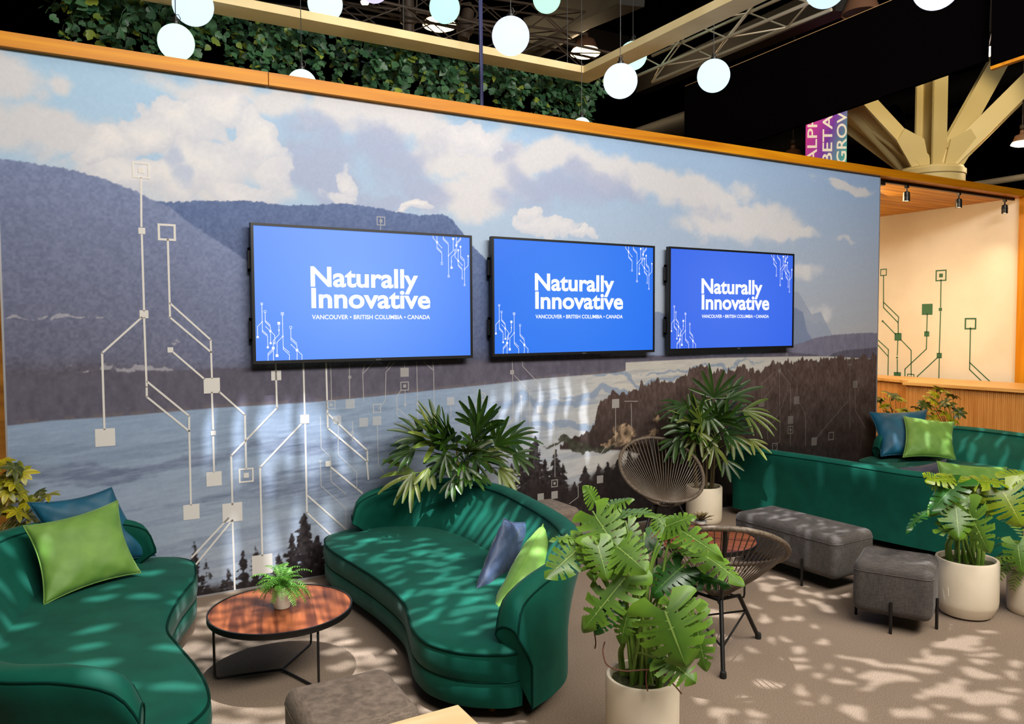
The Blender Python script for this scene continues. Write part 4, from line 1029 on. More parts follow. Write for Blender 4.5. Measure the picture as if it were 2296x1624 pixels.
for i, b in enumerate(resample(S2F[10:], 8)):
    if i % 3 == 2: continue
    fa, fb = lifted(G4, (b[0]-.01, b[1]-.01, .10)), lifted(G4, (b[0]-.01, b[1]-.01, .31))
    h4.append(((fa[0]+fb[0])/2, (fa[1]+fb[1])/2, .0, .07, .022, .0))
h4 += scatter(.55, 1.15, -1.9, -.3, .20, .10, .04, 20, 41, .5)
gobo_projector('gobo projector hung before the middle sofa', G4, 3.3, 4200, h4, soft=.0016)
G3 = (6.6, -1.7, 5.6)
h3 = scatter(6.2, 7.3, -2.6, -.25, .26, .13, .05, 60, 31, .7)
h3 += scatter(7.3, 8.6, -2.6, -.2, .22, .12, .04, 15, 32, .75)
gobo_projector('gobo projector hung over the far right sofa', G3, 2.1, 1800, h3)

# ---------------------------------------------------------------- plants
UP = Vector((0, 0, 1)); EYE = cam.matrix_world.translation.copy()
POT = mat('cream_ceramic', srgb(228, 214, 190), .55, noise=(3, srgb(218, 202, 176), .4, .65), bump=(40, .04))
MOSS = mat('moss_soil', srgb(44, 46, 20), .95, noise=(40, srgb(74, 78, 36), .4, .6), bump=(70, 1))
STEM = mat('green_stem', srgb(92, 128, 42), .5, noise=(7, srgb(124, 150, 62), .4, .65))
ROOT = mat('brown_root', srgb(96, 56, 34), .7)
MON = leaf_mat('monstera_leaf', srgb(62, 100, 28), srgb(104, 144, 42), srgb(150, 178, 86), .42)
MOND = leaf_mat('monstera_leaf_old', srgb(28, 74, 24), srgb(46, 100, 34), srgb(96, 140, 60), .32)
MONY = leaf_mat('monstera_leaf_warm', srgb(96, 122, 18), srgb(136, 154, 34), srgb(170, 180, 80), .35)
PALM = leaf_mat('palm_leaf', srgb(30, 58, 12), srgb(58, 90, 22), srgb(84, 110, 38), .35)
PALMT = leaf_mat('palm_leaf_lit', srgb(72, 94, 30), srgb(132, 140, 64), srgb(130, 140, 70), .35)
SCH = leaf_mat('umbrella_leaf', srgb(112, 116, 14), srgb(196, 180, 28), srgb(84, 92, 16), .4)
SCHD = leaf_mat('umbrella_leaf_dark', srgb(44, 60, 14), srgb(84, 92, 24), srgb(190, 176, 40), .4)
FERN = leaf_mat('fern_leaf', srgb(74, 142, 40), srgb(124, 190, 66), srgb(84, 136, 48), .45)
def frame(d, n):
    d = d.normalized(); n = (n-d*n.dot(d)).normalized(); return d, n.cross(d), n
def monstera_leaf(base, tip, W, n, seed, droop=.18, fold=.25):
    rg = random.Random(seed); base = Vector(base); tip = Vector(tip); tip = base+(tip-base)*1.1; W *= 1.14; L = (tip-base).length
    X, Y, N = frame(tip-base, n); nu, nv = 54, 9; g = MB()
    slits = {s: sorted(rg.uniform(-.02, .02)+c for c in rg.choice(((.09, .22, .36, .50, .64, .77), (.11, .26, .41, .56, .71), (.10, .24, .37, .51, .66, .78), (.13, .28, .42, .57, .70)))) for s in (-1, 1)}
    deep = {s: [rg.uniform(.18, .44) for _ in range(6)] for s in (-1, 1)}
    w0 = [rg.uniform(0, 6) for _ in range(3)]; rg2 = [rg.uniform(.5, 1.6) for _ in range(7)]
    for s in (-1, 1):
        rows = []; tones = []
        for i in range(nu+1):
            u = i/nu; wu = W*min(1.0, .40*(1-u)**4+(math.sin(PI*u**.60) if 0 < u < 1 else 0)**.74)
            row = []; tn = []
            for j in range(nv+1):
                v = j/nv
                al = L*(u-.36*v**1.5*(1-u)**2.4+.06*v*u)
                z = -droop*L*(u**2)-fold*W*(v**1.8)*(.6+.4*u)+.035*L*math.sin(7*u+w0[0])*v*v+.02*L*math.sin(13*u+w0[1]+s)*v**3
                row.append(base+X*al+Y*(s*v*wu)+N*(z+fold*W*.25)); 
                near = min(abs(u-(c-.065)) for c in slits[s])
                tn.append(0 if v < .05 else (.05 if near < .006 and v < .85 else min(1, .25+.75*v)))
            rows.append(row); tones.append(tn)
        b = len(g.v); g.v += [tuple(p) for r in rows for p in r]; g.c += [c for r in tones for c in r]
        m = nv+1
        for i in range(nu):
            for j in range(nv):
                u, v = (i+.5)/nu, (j+.5)/nv; cut = False
                for i0, (c, dp) in enumerate(zip(slits[s], deep[s])):
                    if v > dp and abs(u-c-.04*(v-dp)) < .010+.036*(v-dp)*rg2[i0 % 7]: cut = True
                    if .15 < v < .28 and abs(u-(c-.03)) < .016 and dp > .42: cut = True
                if not cut:
                    q = (b+i*m+j, b+i*m+j+1, b+(i+1)*m+j+1, b+(i+1)*m+j)
                    g.f.append(q if s > 0 else q[::-1])
    return g
def petiole(pts, r0, r1, n=14):
    P = catmull(pts, 8); m = len(P)
    g = MB(); g.tube(P, [r0+(r1-r0)*i/(m-1) for i in range(m)], 8); return g
def lathe_pot(root, r, h, bevel=False, name='pot'):
    g = MB()
    if bevel: prof = [(r*.62, 0), (r*.80, .012), (r*.97, h*.20), (r*.985, h*.24), (r, h*.3), (r, h-.012), (r-.005, h), (r-.02, h), (r-.026, h-.012), (r-.026, h-.06)]
    else: prof = [(r*.90, 0), (r*.96, .010), (r*.985, .05), (r, h*.35), (r, h-.010), (r-.005, h), (r-.018, h), (r-.022, h-.01), (r-.022, h-.06)]
    g.lathe(prof, 64); p = g.build(name, POT, root)
    g = MB(); rg = random.Random(3); n = 24; rows = []
    for i in range(8):
        rows.append([((r-.024)*i/7*math.cos(2*PI*k/n), (r-.024)*i/7*math.sin(2*PI*k/n), h-.035+.012*rg.random()) for k in range(n)])
    g.grid(rows, False, True); g.build('soil', MOSS, root)
    return p
def monstera(label, loc, r, h, leaves, bevel, seed, warm=False, roots=False, stems=5):
    t = thing('potted_monstera', label, 'potted plant', loc, group='potted monsteras')
    o = Vector(loc); rg = random.Random(seed)
    lathe_pot(t, r, h, bevel)
    for i, (b, tp, w, kind, nt) in enumerate(leaves):
        b = Vector(b)-o; tp = Vector(tp)-o
        view = (EYE-o-b).normalized()
        n = view*nt+UP*(1-nt)+Vector((rg.uniform(-.2, .2), rg.uniform(-.2, .2), 0))
        g = monstera_leaf(b, tp, w, n, seed*100+i, rg.uniform(.05, .16), rg.uniform(.12, .3))
        m = {0: MON, 1: MOND, 2: MONY}[kind]
        lf = g.build('leaf', m, t, True, 180, attr=True)
        a = rg.uniform(0, 6.28); s0 = Vector((math.cos(a)*r*.5*rg.random(), math.sin(a)*r*.5*rg.random(), h-.04))
        hd = Vector((b.x-s0.x, b.y-s0.y, 0)); mid = s0+hd*.35+Vector((0, 0, (b.z-s0.z)*.7+.02))
        back = (b-tp).normalized()*.03
        petiole([s0, s0*.5+mid*.5+Vector((0, 0, .02)), mid, b+back*.4, b], .0075, .0042).build('petiole', STEM, t)
    for k in range(stems):
        a = rg.uniform(0, 6.28); q = Vector((math.cos(a)*r*.55, math.sin(a)*r*.55, h-.05))
        petiole([q, q*1.15+Vector((0, 0, .07)), Vector((q.x*1.0, q.y*1.0, h+.12)), Vector((q.x*.7, q.y*.8, h+.22))], .016, .007).build('stem', STEM, t)
    if roots:
        for P in roots:
            g = MB(); g.tube(catmull([Vector(p)-o for p in P], 8), .0032, 6); g.build('aerial_root', ROOT, t)
    return t
def lv(D, k, w, kind=0, nt=.7): return [(D[2*i], D[2*i+1], w[i], k[i] if isinstance(k, list) else k, nt) for i in range(len(D)//2)]
LA = []
for D, w, kd, nt in (
  ([(0.813,-3.071,1.074),(0.813,-3.227,0.968)], .085, 0, .55), ([(0.892,-2.953,1.113),(0.854,-2.950,1.174)], .045, 0, .5), ([(0.939,-3.004,1.089),(0.994,-3.080,1.135)], .05, 0, .35), ([(0.935,-3.095,1.080),(0.971,-3.253,1.115)], .055, 0, .3),
  ([(0.733,-3.066,0.947),(0.553,-3.116,0.882)], .072, 0, .7), ([(0.773,-3.030,0.978),(0.634,-3.017,0.995)], .035, 0, .4), ([(0.737,-3.125,0.973),(0.704,-3.203,0.873)], .05, 0, .6), ([(0.747,-3.176,0.980),(0.739,-3.247,0.876)], .06, 0, .7),
  ([(0.828,-3.201,0.970),(0.837,-3.348,0.928)], .085, 0, .5), ([(0.843,-3.240,0.845),(0.667,-3.216,0.678)], .085, 0, .7), ([(0.809,-3.181,0.711),(0.726,-3.207,0.633)], .05, 1, .6), ([(0.904,-3.419,0.750),(0.907,-3.523,0.586)], .130, 0, .85),
  ([(0.958,-3.382,0.742),(1.017,-3.506,0.789)], .055, 0, .6), ([(1.113,-3.281,0.850),(0.981,-3.277,0.782)], .075, 1, .7), ([(1.088,-3.211,1.017),(1.079,-3.157,1.064)], .05, 0, .6), ([(1.088,-3.211,1.021),(1.156,-3.294,1.077)], .05, 0, .5),
  ([(1.122,-3.230,1.021),(1.130,-3.469,0.973)], .062, 0, .35), ([(1.192,-3.323,0.913),(1.208,-3.520,0.869)], .058, 0, .5), ([(1.164,-3.236,0.937),(1.210,-3.358,0.901)], .04, 0, .4), ([(1.153,-3.260,0.810),(1.228,-3.419,0.811)], .05, 1, .5),
  ([(0.922,-3.418,0.546),(0.963,-3.514,0.493)], .075, 0, .6), ([(1.066,-3.425,0.673),(1.050,-3.494,0.520)], .06, 0, .7), ([(0.898,-3.189,0.665),(0.844,-3.209,0.567)], .05, 0, .7), ([(1.109,-3.054,0.935),(1.127,-3.125,0.878)], .06, 1, .6), ([(1.065,-3.150,0.824),(1.027,-3.165,0.769)], .04, 0, .7),
  ([(0.917,-3.094,0.903),(0.912,-3.147,0.740)], .06, 1, .7), ([(0.908,-2.991,1.000),(0.839,-2.950,1.031)], .06, 0, .5), ([(1.004,-3.047,1.000),(0.997,-3.118,0.897)], .05, 0, .6), ([(0.917,-3.347,0.521),(0.938,-3.406,0.501)], .03, 1, .6)):
    LA.append((D[0], D[1], w, kd, nt))
PA = (0.978,-3.189,0.380)
RA = [[(0.820,-3.128,0.535),(0.777,-3.173,0.518),(0.744,-3.248,0.496),(0.792,-3.299,0.480),(0.871,-3.345,0.485),(0.919,-3.374,0.474),(0.958,-3.411,0.429),(0.986,-3.429,0.390)], [(0.871,-3.346,0.480),(0.861,-3.353,0.448),(0.866,-3.358,0.402)], [(0.770,-3.119,0.591),(0.769,-3.132,0.547),(0.765,-3.131,0.519)]]
monstera('large front monstera in a tall white pot, its leaves over the near chair', (PA[0], PA[1], 0), .160, .38, LA, False, 1, roots=RA)
LB = []
for D, w, kd, nt in (
  ([(3.816,-2.928,0.894),(4.027,-3.155,0.893)], .10, 2, .42), ([(3.796,-2.939,0.895),(3.592,-2.888,0.922)], .07, 2, .42), ([(3.743,-2.967,0.882),(3.510,-2.953,0.778)], .08, 1, .6), ([(3.679,-2.872,0.870),(3.570,-2.863,0.937)], .05, 2, .6),
  ([(3.675,-2.992,0.760),(3.590,-3.067,0.602)], .10, 0, .75), ([(3.699,-3.065,0.733),(3.715,-3.167,0.518)], .09, 0, .8), ([(3.581,-2.882,0.710),(3.367,-2.876,0.657)], .045, 1, .3), ([(3.956,-3.128,0.839),(3.940,-3.243,0.677)], .12, 2, .7),
  ([(3.682,-2.936,0.789),(3.526,-2.930,0.727)], .06, 0, .5), ([(3.903,-2.945,0.852),(3.881,-3.052,0.782)], .06, 2, .5), ([(3.617,-2.944,0.604),(3.668,-3.056,0.582)], .05, 0, .6), ([(3.845,-2.917,0.760),(3.881,-2.997,0.728)], .06, 0, .5), ([(3.983,-2.997,0.774),(3.979,-3.057,0.684)], .07, 0, .6), ([(4.177,-3.046,0.879),(4.280,-3.103,0.922)], .07, 2, .5)):
    LB.append((D[0], D[1], w, kd, nt))
PB = (3.902,-2.945,0.370)
monstera('monstera in a rounded white pot beside the small grey ottoman', (PB[0], PB[1], 0), .186, .372, LB, True, 2, stems=6)
# third pot at the right edge, with a maidenhair fern and one young leaf
PC = (4.309,-3.152,0.330)
def fern(root, o, n, L, seed, pin, down=0, mat_=FERN, sq_=1.0, name='frond', sway=None):
    rg = random.Random(seed)
    for k in range(n):
        a = 2*PI*k/n+rg.uniform(-.3, .3); l = L*rg.uniform(.65, 1.1); el = rg.uniform(.35, 1.35)-down
        g = MB(); P = []; p = Vector(o)+Vector((rg.uniform(-.02, .02), rg.uniform(-.02, .02), 0)); d = Vector((math.cos(a)*math.cos(el), math.sin(a)*math.cos(el), math.sin(el)))
        m = 15
        for i in range(m):
            P.append(p.copy()); p = p+d*(l/m); d = (d+Vector((0, 0, -.13-.06*rg.random()))).normalized()
        g.tube(P, .0013, 4)
        for i in range(2, m):
            t = (P[i]-P[i-1]).normalized(); sd = t.cross(UP); sd = sd.normalized() if sd.length > .1 else Vector((1, 0, 0))
            nn = sd.cross(t).normalized(); pl = pin*math.sin(PI*(.12+.80*i/m))**.8*rg.uniform(.8, 1.15)
            for s in (-1, 1):
                q = (sd*s+t*.45-UP*.15).normalized(); w = t*(pl*.15)
                b0 = P[i]; tone = rg.uniform(.2, 1)
                g.add([b0-w*.4, b0+q*pl*.35-w*.9+nn*.002, b0+q*pl*.7-w*.6, b0+q*pl, b0+q*pl*.75+w*.7, b0+q*pl*.4+w*1.0+nn*.002, b0+w*.4], [(0, 1, 5, 6), (1, 2, 4, 5), (2, 3, 4)], tone)
        g.build(name, mat_, root, True, 180, attr=True)
t = thing('potted_fern', 'bushy maidenhair fern in a white pot cut by the right edge', 'potted plant', (PC[0], PC[1], 0))
lathe_pot(t, .15, .33, False)
fern(t, (0, 0, .30), 46, .42, 8, .056, mat_=leaf_mat('maidenhair', srgb(58, 92, 18), srgb(104, 132, 36), srgb(70, 90, 24), .5))
b, tp = [(3.966,-3.221,0.516),(3.918,-3.269,0.387)]; b = Vector(b)-t.location; tp = Vector(tp)-t.location
monstera_leaf(b, tp, .075, (EYE-t.location-b).normalized(), 77).build('broad_leaf', MON, t, True, 180, attr=True)
petiole([(0, 0, .3), (-.03, -.03, .42), b], .005, .003).build('stem', STEM, t)
# small fern on the coffee table
t = thing('potted_fern', 'small fern in a little white pot on the left coffee table', 'potted plant', (-.165, -1.50, .363))
g = MB(); g.lathe([(.041, 0), (.0425, .004), (.047, .028), (.0475, .032), (.053, .112), (.0555, .114), (.0555, .120), (.052, .120), (.050, .10)], 40); g.build('pot', mat('white_plastic', srgb(236, 228, 214), .5), t)
g = MB(); g.lathe([(.001, .10), (.049, .104)][::-1], 24); g.build('soil', MOSS, t)
fern(t, (0, 0, .112), 46, .19, 4, .030)
# small bromeliad on the other table
bz = (3.059,-1.385,0.363)
t = thing('potted_bromeliad', 'tiny dark rosette plant on the table behind the near string chair', 'potted plant', bz)
g = MB(); g.lathe([(.035, 0), (.045, .01), (.045, .03), (.04, .03), (.035, .025)], 24); g.build('pot', mat('grey_glass', srgb(190, 190, 184), .2), t)
BRO = leaf_mat('rosette_leaf', srgb(74, 62, 34), srgb(132, 112, 62), srgb(110, 30, 22), .5)
rg = random.Random(4)
for k in range(22):
    a = k*2.399; el = .25+.9*k/22; l = .12*(1.1-.5*k/22)
    d = Vector((math.cos(a)*math.cos(el), math.sin(a)*math.cos(el), math.sin(el))); s = d.cross(UP).normalized()*.011; n = s.cross(d).normalized()*.004
    o = Vector((0, 0, .03)); g = MB()
    g.grid([[o-s*.5, o+n, o+s*.5], [o+d*l*.45-s*1.1, o+d*l*.45-n, o+d*l*.45+s*1.1], [o+d*l*.8-s*.6-UP*.004, o+d*l*.8-n-UP*.004, o+d*l*.8+s*.6-UP*.004], [o+d*l-s*.05-UP*.01, o+d*l-UP*.01, o+d*l+s*.05-UP*.01]], cols=[[0]*3, [.4]*3, [.8]*3, [1]*3])
    g.build('leaf', BRO, t, True, 180, attr=True)
# lady palms
def fan(g, base, axis, normal, n, L, spread, rg, wid=.036, droop=.35):
    n = max(4, int(n*.78))
    X, Y, N = frame(axis, normal)
    for i in range(n):
        f = (i/(n-1)-.5) if n > 1 else 0
        a = f*spread+rg.uniform(-.06, .06); l = L*(1-.30*abs(f)*1.4)*rg.uniform(.85, 1.1)
        d = X*math.cos(a)+Y*math.sin(a)+N*.10
        p = Vector(base); rows = []; tones = []; m = 8; w0 = wid*rg.uniform(.8, 1.15); dr = droop*rg.uniform(.5, 1.4)
        sd = d.cross(N); sd.normalize(); tn = rg.uniform(.15, .8)
        for k in range(m):
            s = k/(m-1); w = w0*(min(1, .25+2.2*s))*(1 if s < .75 else max(.28, 1-(s-.75)*2.6))
            rows.append([p-sd*w/2+N*w*.12, p-N*w*.10, p+sd*w/2+N*w*.12]); tones.append([tn+.12*s, tn*.6, tn+.12*s])
            p = p+d.normalized()*(l/(m-1)); d = d.normalized()+Vector((0, 0, -dr/m*(.4+1.4*s)))
        g.grid(rows, cols=tones)
def lady_palm(label, loc, pot, canes, fans, seed, lim=None):
    t = thing('lady_palm', label, 'potted plant', loc, group='lady palms'); o = Vector(loc); rg = random.Random(seed)
    lathe_pot(t, *pot)
    cs = []
    for k in range(canes):
        a = 2*PI*k/canes; q = Vector((pot[0]*.5*math.cos(a), pot[0]*.5*math.sin(a), pot[1]-.05)); e = Vector((q.x*1.5, q.y*1.2, rg.uniform(.8, 1.15))); cs.append((q, e))
        petiole([q, (q+e)/2+Vector((rg.uniform(-.02, .02), 0, 0)), e], .011, .008).build('cane', mat('palm_cane', srgb(92, 76, 46), .8), t)
    for i, (b, ax, L, n, sp, lit) in enumerate(fans):
        b = Vector(b)-o; ax = Vector(ax)
        nm = UP*.55+(EYE-o-b).normalized()*.6+Vector((rg.uniform(-.4, .4), rg.uniform(-.3, .3), rg.uniform(-.2, .3)))
        g = MB(); fan(g, b, ax, nm, n, L, sp, rg, droop=.75 if ax.normalized().z < .5 else .34)
        if lim:
            g.v = [(p[0], min(p[1], lim-o.y), p[2]) for p in g.v]
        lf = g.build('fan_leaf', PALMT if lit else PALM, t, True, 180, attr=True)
        q, e = min(cs, key=lambda c: (c[1]-b).length); s0 = q.lerp(e, min(1, max(.35, (b.z-.12-q.z)/(e.z-q.z+1e-6))))
        petiole([s0, (s0+b)/2+Vector((0, 0, .03)), b], .0045, .003).build('petiole', STEM, t)
    return t
def palm_fans(ctr, rad, n, seed, explicit):
    rg = random.Random(seed); out = []
    for (b, tp, L, k, sp, lit) in explicit:
        b = Vector(b); tp = Vector(tp); out.append((b, tp-b, L, k, sp, lit))
    for i in range(n):
        z = rg.uniform(-.75, .8); a = rg.uniform(0, 2*PI); r = math.sqrt(max(0, 1-z*z))
        dv = Vector((r*math.cos(a), r*math.sin(a), z)); f = rg.uniform(.15, .62)
        b = Vector(ctr)+Vector((dv.x*rad[0]*f, dv.y*rad[1]*f, dv.z*rad[2]*f))
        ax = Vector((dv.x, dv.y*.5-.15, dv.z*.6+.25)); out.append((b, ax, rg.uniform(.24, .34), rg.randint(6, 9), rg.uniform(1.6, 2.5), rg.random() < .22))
    return out
P1 = (1.62, -.25, 0)
ex = []
for D, L, n, sp, lit in (([(1.618,-0.445,1.109),(1.631,-0.439,1.352)], .30, 12, 2.3, 0), ([(1.559,-0.534,0.972),(1.535,-0.508,1.191)], .27, 8, 2.2, 0), ([(1.067,-0.488,0.815),(0.869,-0.436,0.734)], .33, 7, 1.9, 1), ([(1.028,-0.523,0.824),(0.955,-0.607,0.625)], .30, 4, .9, 1),
     ([(1.675,-0.667,0.823),(1.766,-0.785,0.697)], .24, 7, 1.3, 1), ([(1.399,-0.621,0.857),(1.360,-0.662,0.753)], .20, 7, 2.4, 0), ([(1.867,-0.479,1.007),(2.009,-0.619,1.013)], .28, 9, 2.2, 0), ([(1.186,-0.371,1.047),(0.993,-0.313,1.122)], .28, 9, 1.9, 0),
     ([(1.318,-0.327,1.135),(1.203,-0.253,1.274)], .24, 8, 1.9, 0), ([(1.244,-0.524,0.977),(1.263,-0.527,1.144)], .24, 8, 2.2, 0), ([(1.244,-0.641,0.960),(1.176,-0.668,0.791)], .22, 7, 2.0, 0), ([(1.653,-0.646,0.993),(1.775,-0.709,1.128)], .26, 9, 2.0, 0), ([(1.794,-0.674,0.916),(1.899,-0.796,0.856)], .24, 7, 1.6, 0), ([(1.086,-0.432,0.978),(0.922,-0.398,0.921)], .26, 8, 1.8, 0), ([(1.128,-0.579,0.863),(1.075,-0.614,0.710)], .20, 5, 1.2, 1), ([(1.303,-0.628,0.770),(1.264,-0.669,0.666)], .18, 5, 1.4, 0)):
    ex.append((D[0], D[1], L, n, sp, lit))
lady_palm('spiky lady palm standing behind the middle sofa, its fans over the back', P1, (.155, .33), 6, palm_fans((1.455,-0.474,0.952), (.62, .30, .40), 20, 5, ex), 7, lim=-.03)
P2 = (4.17, -.27, 0)
ex = []
for D, L, n, sp, lit in (([(4.224,-0.334,1.199),(4.249,-0.337,1.404)], .33, 11, 2.6, 0), ([(4.298,-0.435,1.194),(4.523,-0.558,1.342)], .34, 8, 1.5, 0), ([(4.424,-0.515,1.079),(4.602,-0.681,0.986)], .38, 9, 1.9, 1), ([(3.964,-0.369,0.975),(3.952,-0.350,1.185)], .30, 10, 2.4, 0),
     ([(3.896,-0.320,1.143),(3.677,-0.196,1.082)], .32, 8, 1.7, 0), ([(3.927,-0.467,0.905),(3.850,-0.491,0.707)], .28, 8, 2.3, 1), ([(3.746,-0.365,0.844),(3.600,-0.348,0.667)], .26, 7, 1.8, 0), ([(4.251,-0.541,0.868),(4.298,-0.637,0.688)], .28, 7, 1.6, 1), ([(4.433,-0.592,0.818),(4.501,-0.695,0.720)], .26, 6, 1.4, 1), ([(4.030,-0.534,0.780),(3.987,-0.580,0.542)], .26, 6, 1.7, 1), ([(4.190,-0.519,0.638),(4.237,-0.615,0.438)], .24, 6, 1.4, 0), ([(4.057,-0.418,1.058),(4.107,-0.512,0.939)], .26, 8, 2.2, 0), ([(3.838,-0.413,0.947),(3.677,-0.319,0.948)], .28, 8, 1.9, 0)):
    ex.append((D[0], D[1], L, n, sp, lit))
lady_palm('spiky lady palm in a white pot behind the far string chair', P2, (.172, .345), 6, palm_fans((4.143,-0.419,0.904), (.50, .28, .45), 18, 6, ex), 9, lim=-.03)
# umbrella plants
def umbrella(g, o, axis, n, L, rg, wid):
    X, Y, N = frame(Vector(axis), Vector((rg.uniform(-1, 1), rg.uniform(-1, 1), .3)))
    for k in range(n):
        a = 2*PI*k/n+rg.uniform(-.15, .15); d = (Y*math.cos(a)+N*math.sin(a)+X*.25).normalized(); l = L*rg.uniform(.75, 1.1)
        s = d.cross(X).normalized(); rows = []; tn = []; p = Vector(o); m = 7; c = rg.random()
        for i in range(m):
            t = i/(m-1); w = wid*math.sin(PI*min(.985, .06+.93*t**1.15))**.8
            rows.append([p-s*w+X*w*.15, p, p+s*w+X*w*.15]); tn.append([c, c*.35, min(1, c+.15)])
            p = p+d*(l/(m-1)); d = (d-X*.11-UP*.05).normalized()
        g.grid(rows, cols=tn)
def umbrella_plant(label, loc, heads, L, seed, wid, hpot, group='umbrella plants'):
    t = thing('umbrella_plant', label, 'potted plant', loc, group=group); o = Vector(loc); rg = random.Random(seed)
    lathe_pot(t, .14, hpot)
    trunk = Vector((0, 0, hpot-.05))
    for i, h in enumerate(heads):
        h = Vector(h)-o
        g = MB(); umbrella(g, h, Vector((rg.uniform(-.5, .5), rg.uniform(-.8, .1), rg.uniform(.4, 1))), rg.randint(7, 9), L*rg.uniform(.8, 1.15), rg, wid)
        g.build('leaf_whorl', SCH if rg.random() < .6 else SCHD, t, True, 180, attr=True)
        petiole([trunk, trunk.lerp(h, .45)+Vector((0, 0, .06)), h], .006, .0025).build('stem', mat('umbrella_stem', srgb(96, 92, 30), .6), t)
    return t
umbrella_plant('variegated umbrella plant at the left edge behind the left sofa', (-1.78, -.24, 0), [(-1.510,-0.120,1.077), (-1.450,-0.200,1.050), (-1.411,-0.160,1.013), (-1.506,-0.120,0.980), (-1.486,-0.200,0.923), (-1.429,-0.160,0.895), (-1.322,-0.120,0.867), (-1.269,-0.200,0.865), (-1.384,-0.160,0.826), (-1.502,-0.120,0.813), (-1.440,-0.200,0.780), (-1.377,-0.160,0.736), (-1.487,-0.120,0.708), (-1.427,-0.200,0.682), (-1.539,-0.160,1.031), (-1.550,-0.120,0.888), (-1.453,-0.200,0.960)], .085, 3, .017, .34)
umbrella_plant('leggy umbrella plant right of the mural edge, behind the far sofa', (7.80, .12, 0), [(7.709,0.290,0.968),(7.752,0.211,1.017),(7.823,0.167,0.989),(7.730,0.335,0.936),(7.880,0.133,0.955),(7.709,0.228,0.878),(7.734,0.153,0.839),(7.662,0.134,0.778),(7.575,0.299,0.757),(7.806,0.052,0.805),(7.446,0.257,0.736),(7.854,0.025,0.832)], .10, 5, .020, .36)
umbrella_plant('tall umbrella plant in front of the reeded counter, behind the far sofa', (8.32, -.30, 0), [(8.093,0.060,0.843),(8.177,0.014,0.882),(8.266,0.024,0.960),(8.345,-0.019,1.005),(8.440,-0.013,1.062),(8.473,-0.092,1.032),(8.490,-0.162,0.991),(8.275,-0.041,0.926),(8.351,-0.144,0.913),(8.408,-0.178,0.885),(8.452,-0.267,0.790),(8.237,-0.140,0.836),(8.141,-0.085,0.814),(8.258,-0.213,0.775),(8.137,-0.146,0.720),(8.342,-0.266,0.697),(8.044,-0.031,0.770)], .11, 6, .021, .36)

# ---------------------------------------------------------------- reeded counter and track lights in the alcove
OAK = wood_mat('reeded_oak', srgb(214, 154, 84), srgb(190, 126, 58), 2, 1.2, 30, .45)
OAKT = wood_mat('oak_top', srgb(228, 178, 108), srgb(206, 148, 78), 1, 1.2, 20, .4)
CY = (9.050,0.826,1.001)[1]
t = thing('reeded_counter', 'long honey-coloured reeded wooden counter under the cream alcove wall', 'counter', (9.4, -.2, 0))
def reeds(path, z0, z1, pitch=.024):
    P = resample(path, max(8, int(sum(np.linalg.norm(np.diff(np.array(path), axis=0), axis=1))/pitch)*4))
    g = MB(); rows = []
    for i, p in enumerate(P):
        a = P[max(i-1, 0)]; b = P[min(i+1, len(P)-1)]; d = np.array(b)-np.array(a); d /= np.linalg.norm(d)+1e-9
        n = np.array((d[1], -d[0])); h = (.0, .006, .008, .006)[i % 4]
        q = np.array(p)+n*h
        rows.append([(q[0]-9.4, q[1]+.2, z0), (q[0]-9.4, q[1]+.2, z1)])
    g.grid(rows); return g
reeds([(9.05, -2.4), (9.05, CY)][::-1], .0, 1.045).build('reeded_front', OAK, t, True, 25)
reeds([(9.62, 2.2), (9.55, 1.6), (9.42, 1.1), (9.28, .85), (9.16, CY-.0)], .0, 1.045).build('reeded_front', OAK, t, True, 25)
g = MB(); g.box(9.062-9.4, 9.9-9.4, -2.4+.2, CY+.2, 0, 1.045); g.build('body', OAK, t, False)
g = MB(); top = [(9.0, -2.45), (9.0, CY+.02), (9.14, CY+.04), (9.24, .9), (9.38, 1.14), (9.52, 1.65), (9.6, 2.25), (10.1, 2.25), (10.1, -2.45)]
n_ = len(top); g.add([(x-9.4, y+.2, 1.045) for x, y in top]+[(x-9.4, y+.2, 1.085) for x, y in top], [tuple(range(n_))[::-1], tuple(range(n_, 2*n_))]+[(i, (i+1) % n_, n_+(i+1) % n_, n_+i) for i in range(n_)])
g.build('counter_top', OAKT, t, False)
t = thing('track_rail', 'black lighting track along the underside of the timber beam over the alcove', 'lighting track', (8.8, .10, 3.615))
g = MB(); g.box(-1.6, 1.5, -.018, .018, -.018, .017); g.build('rail', M['black_metal'], t, False)
g = MB(); g.box(-1.55, -1.38, -.022, .022, -.055, -.018); g.build('power_feed', M['black'], t, False)
LENS_M = mat('warm_lens', (1, .8, .5), .3, emit=(1, .82, .55), estr=4)
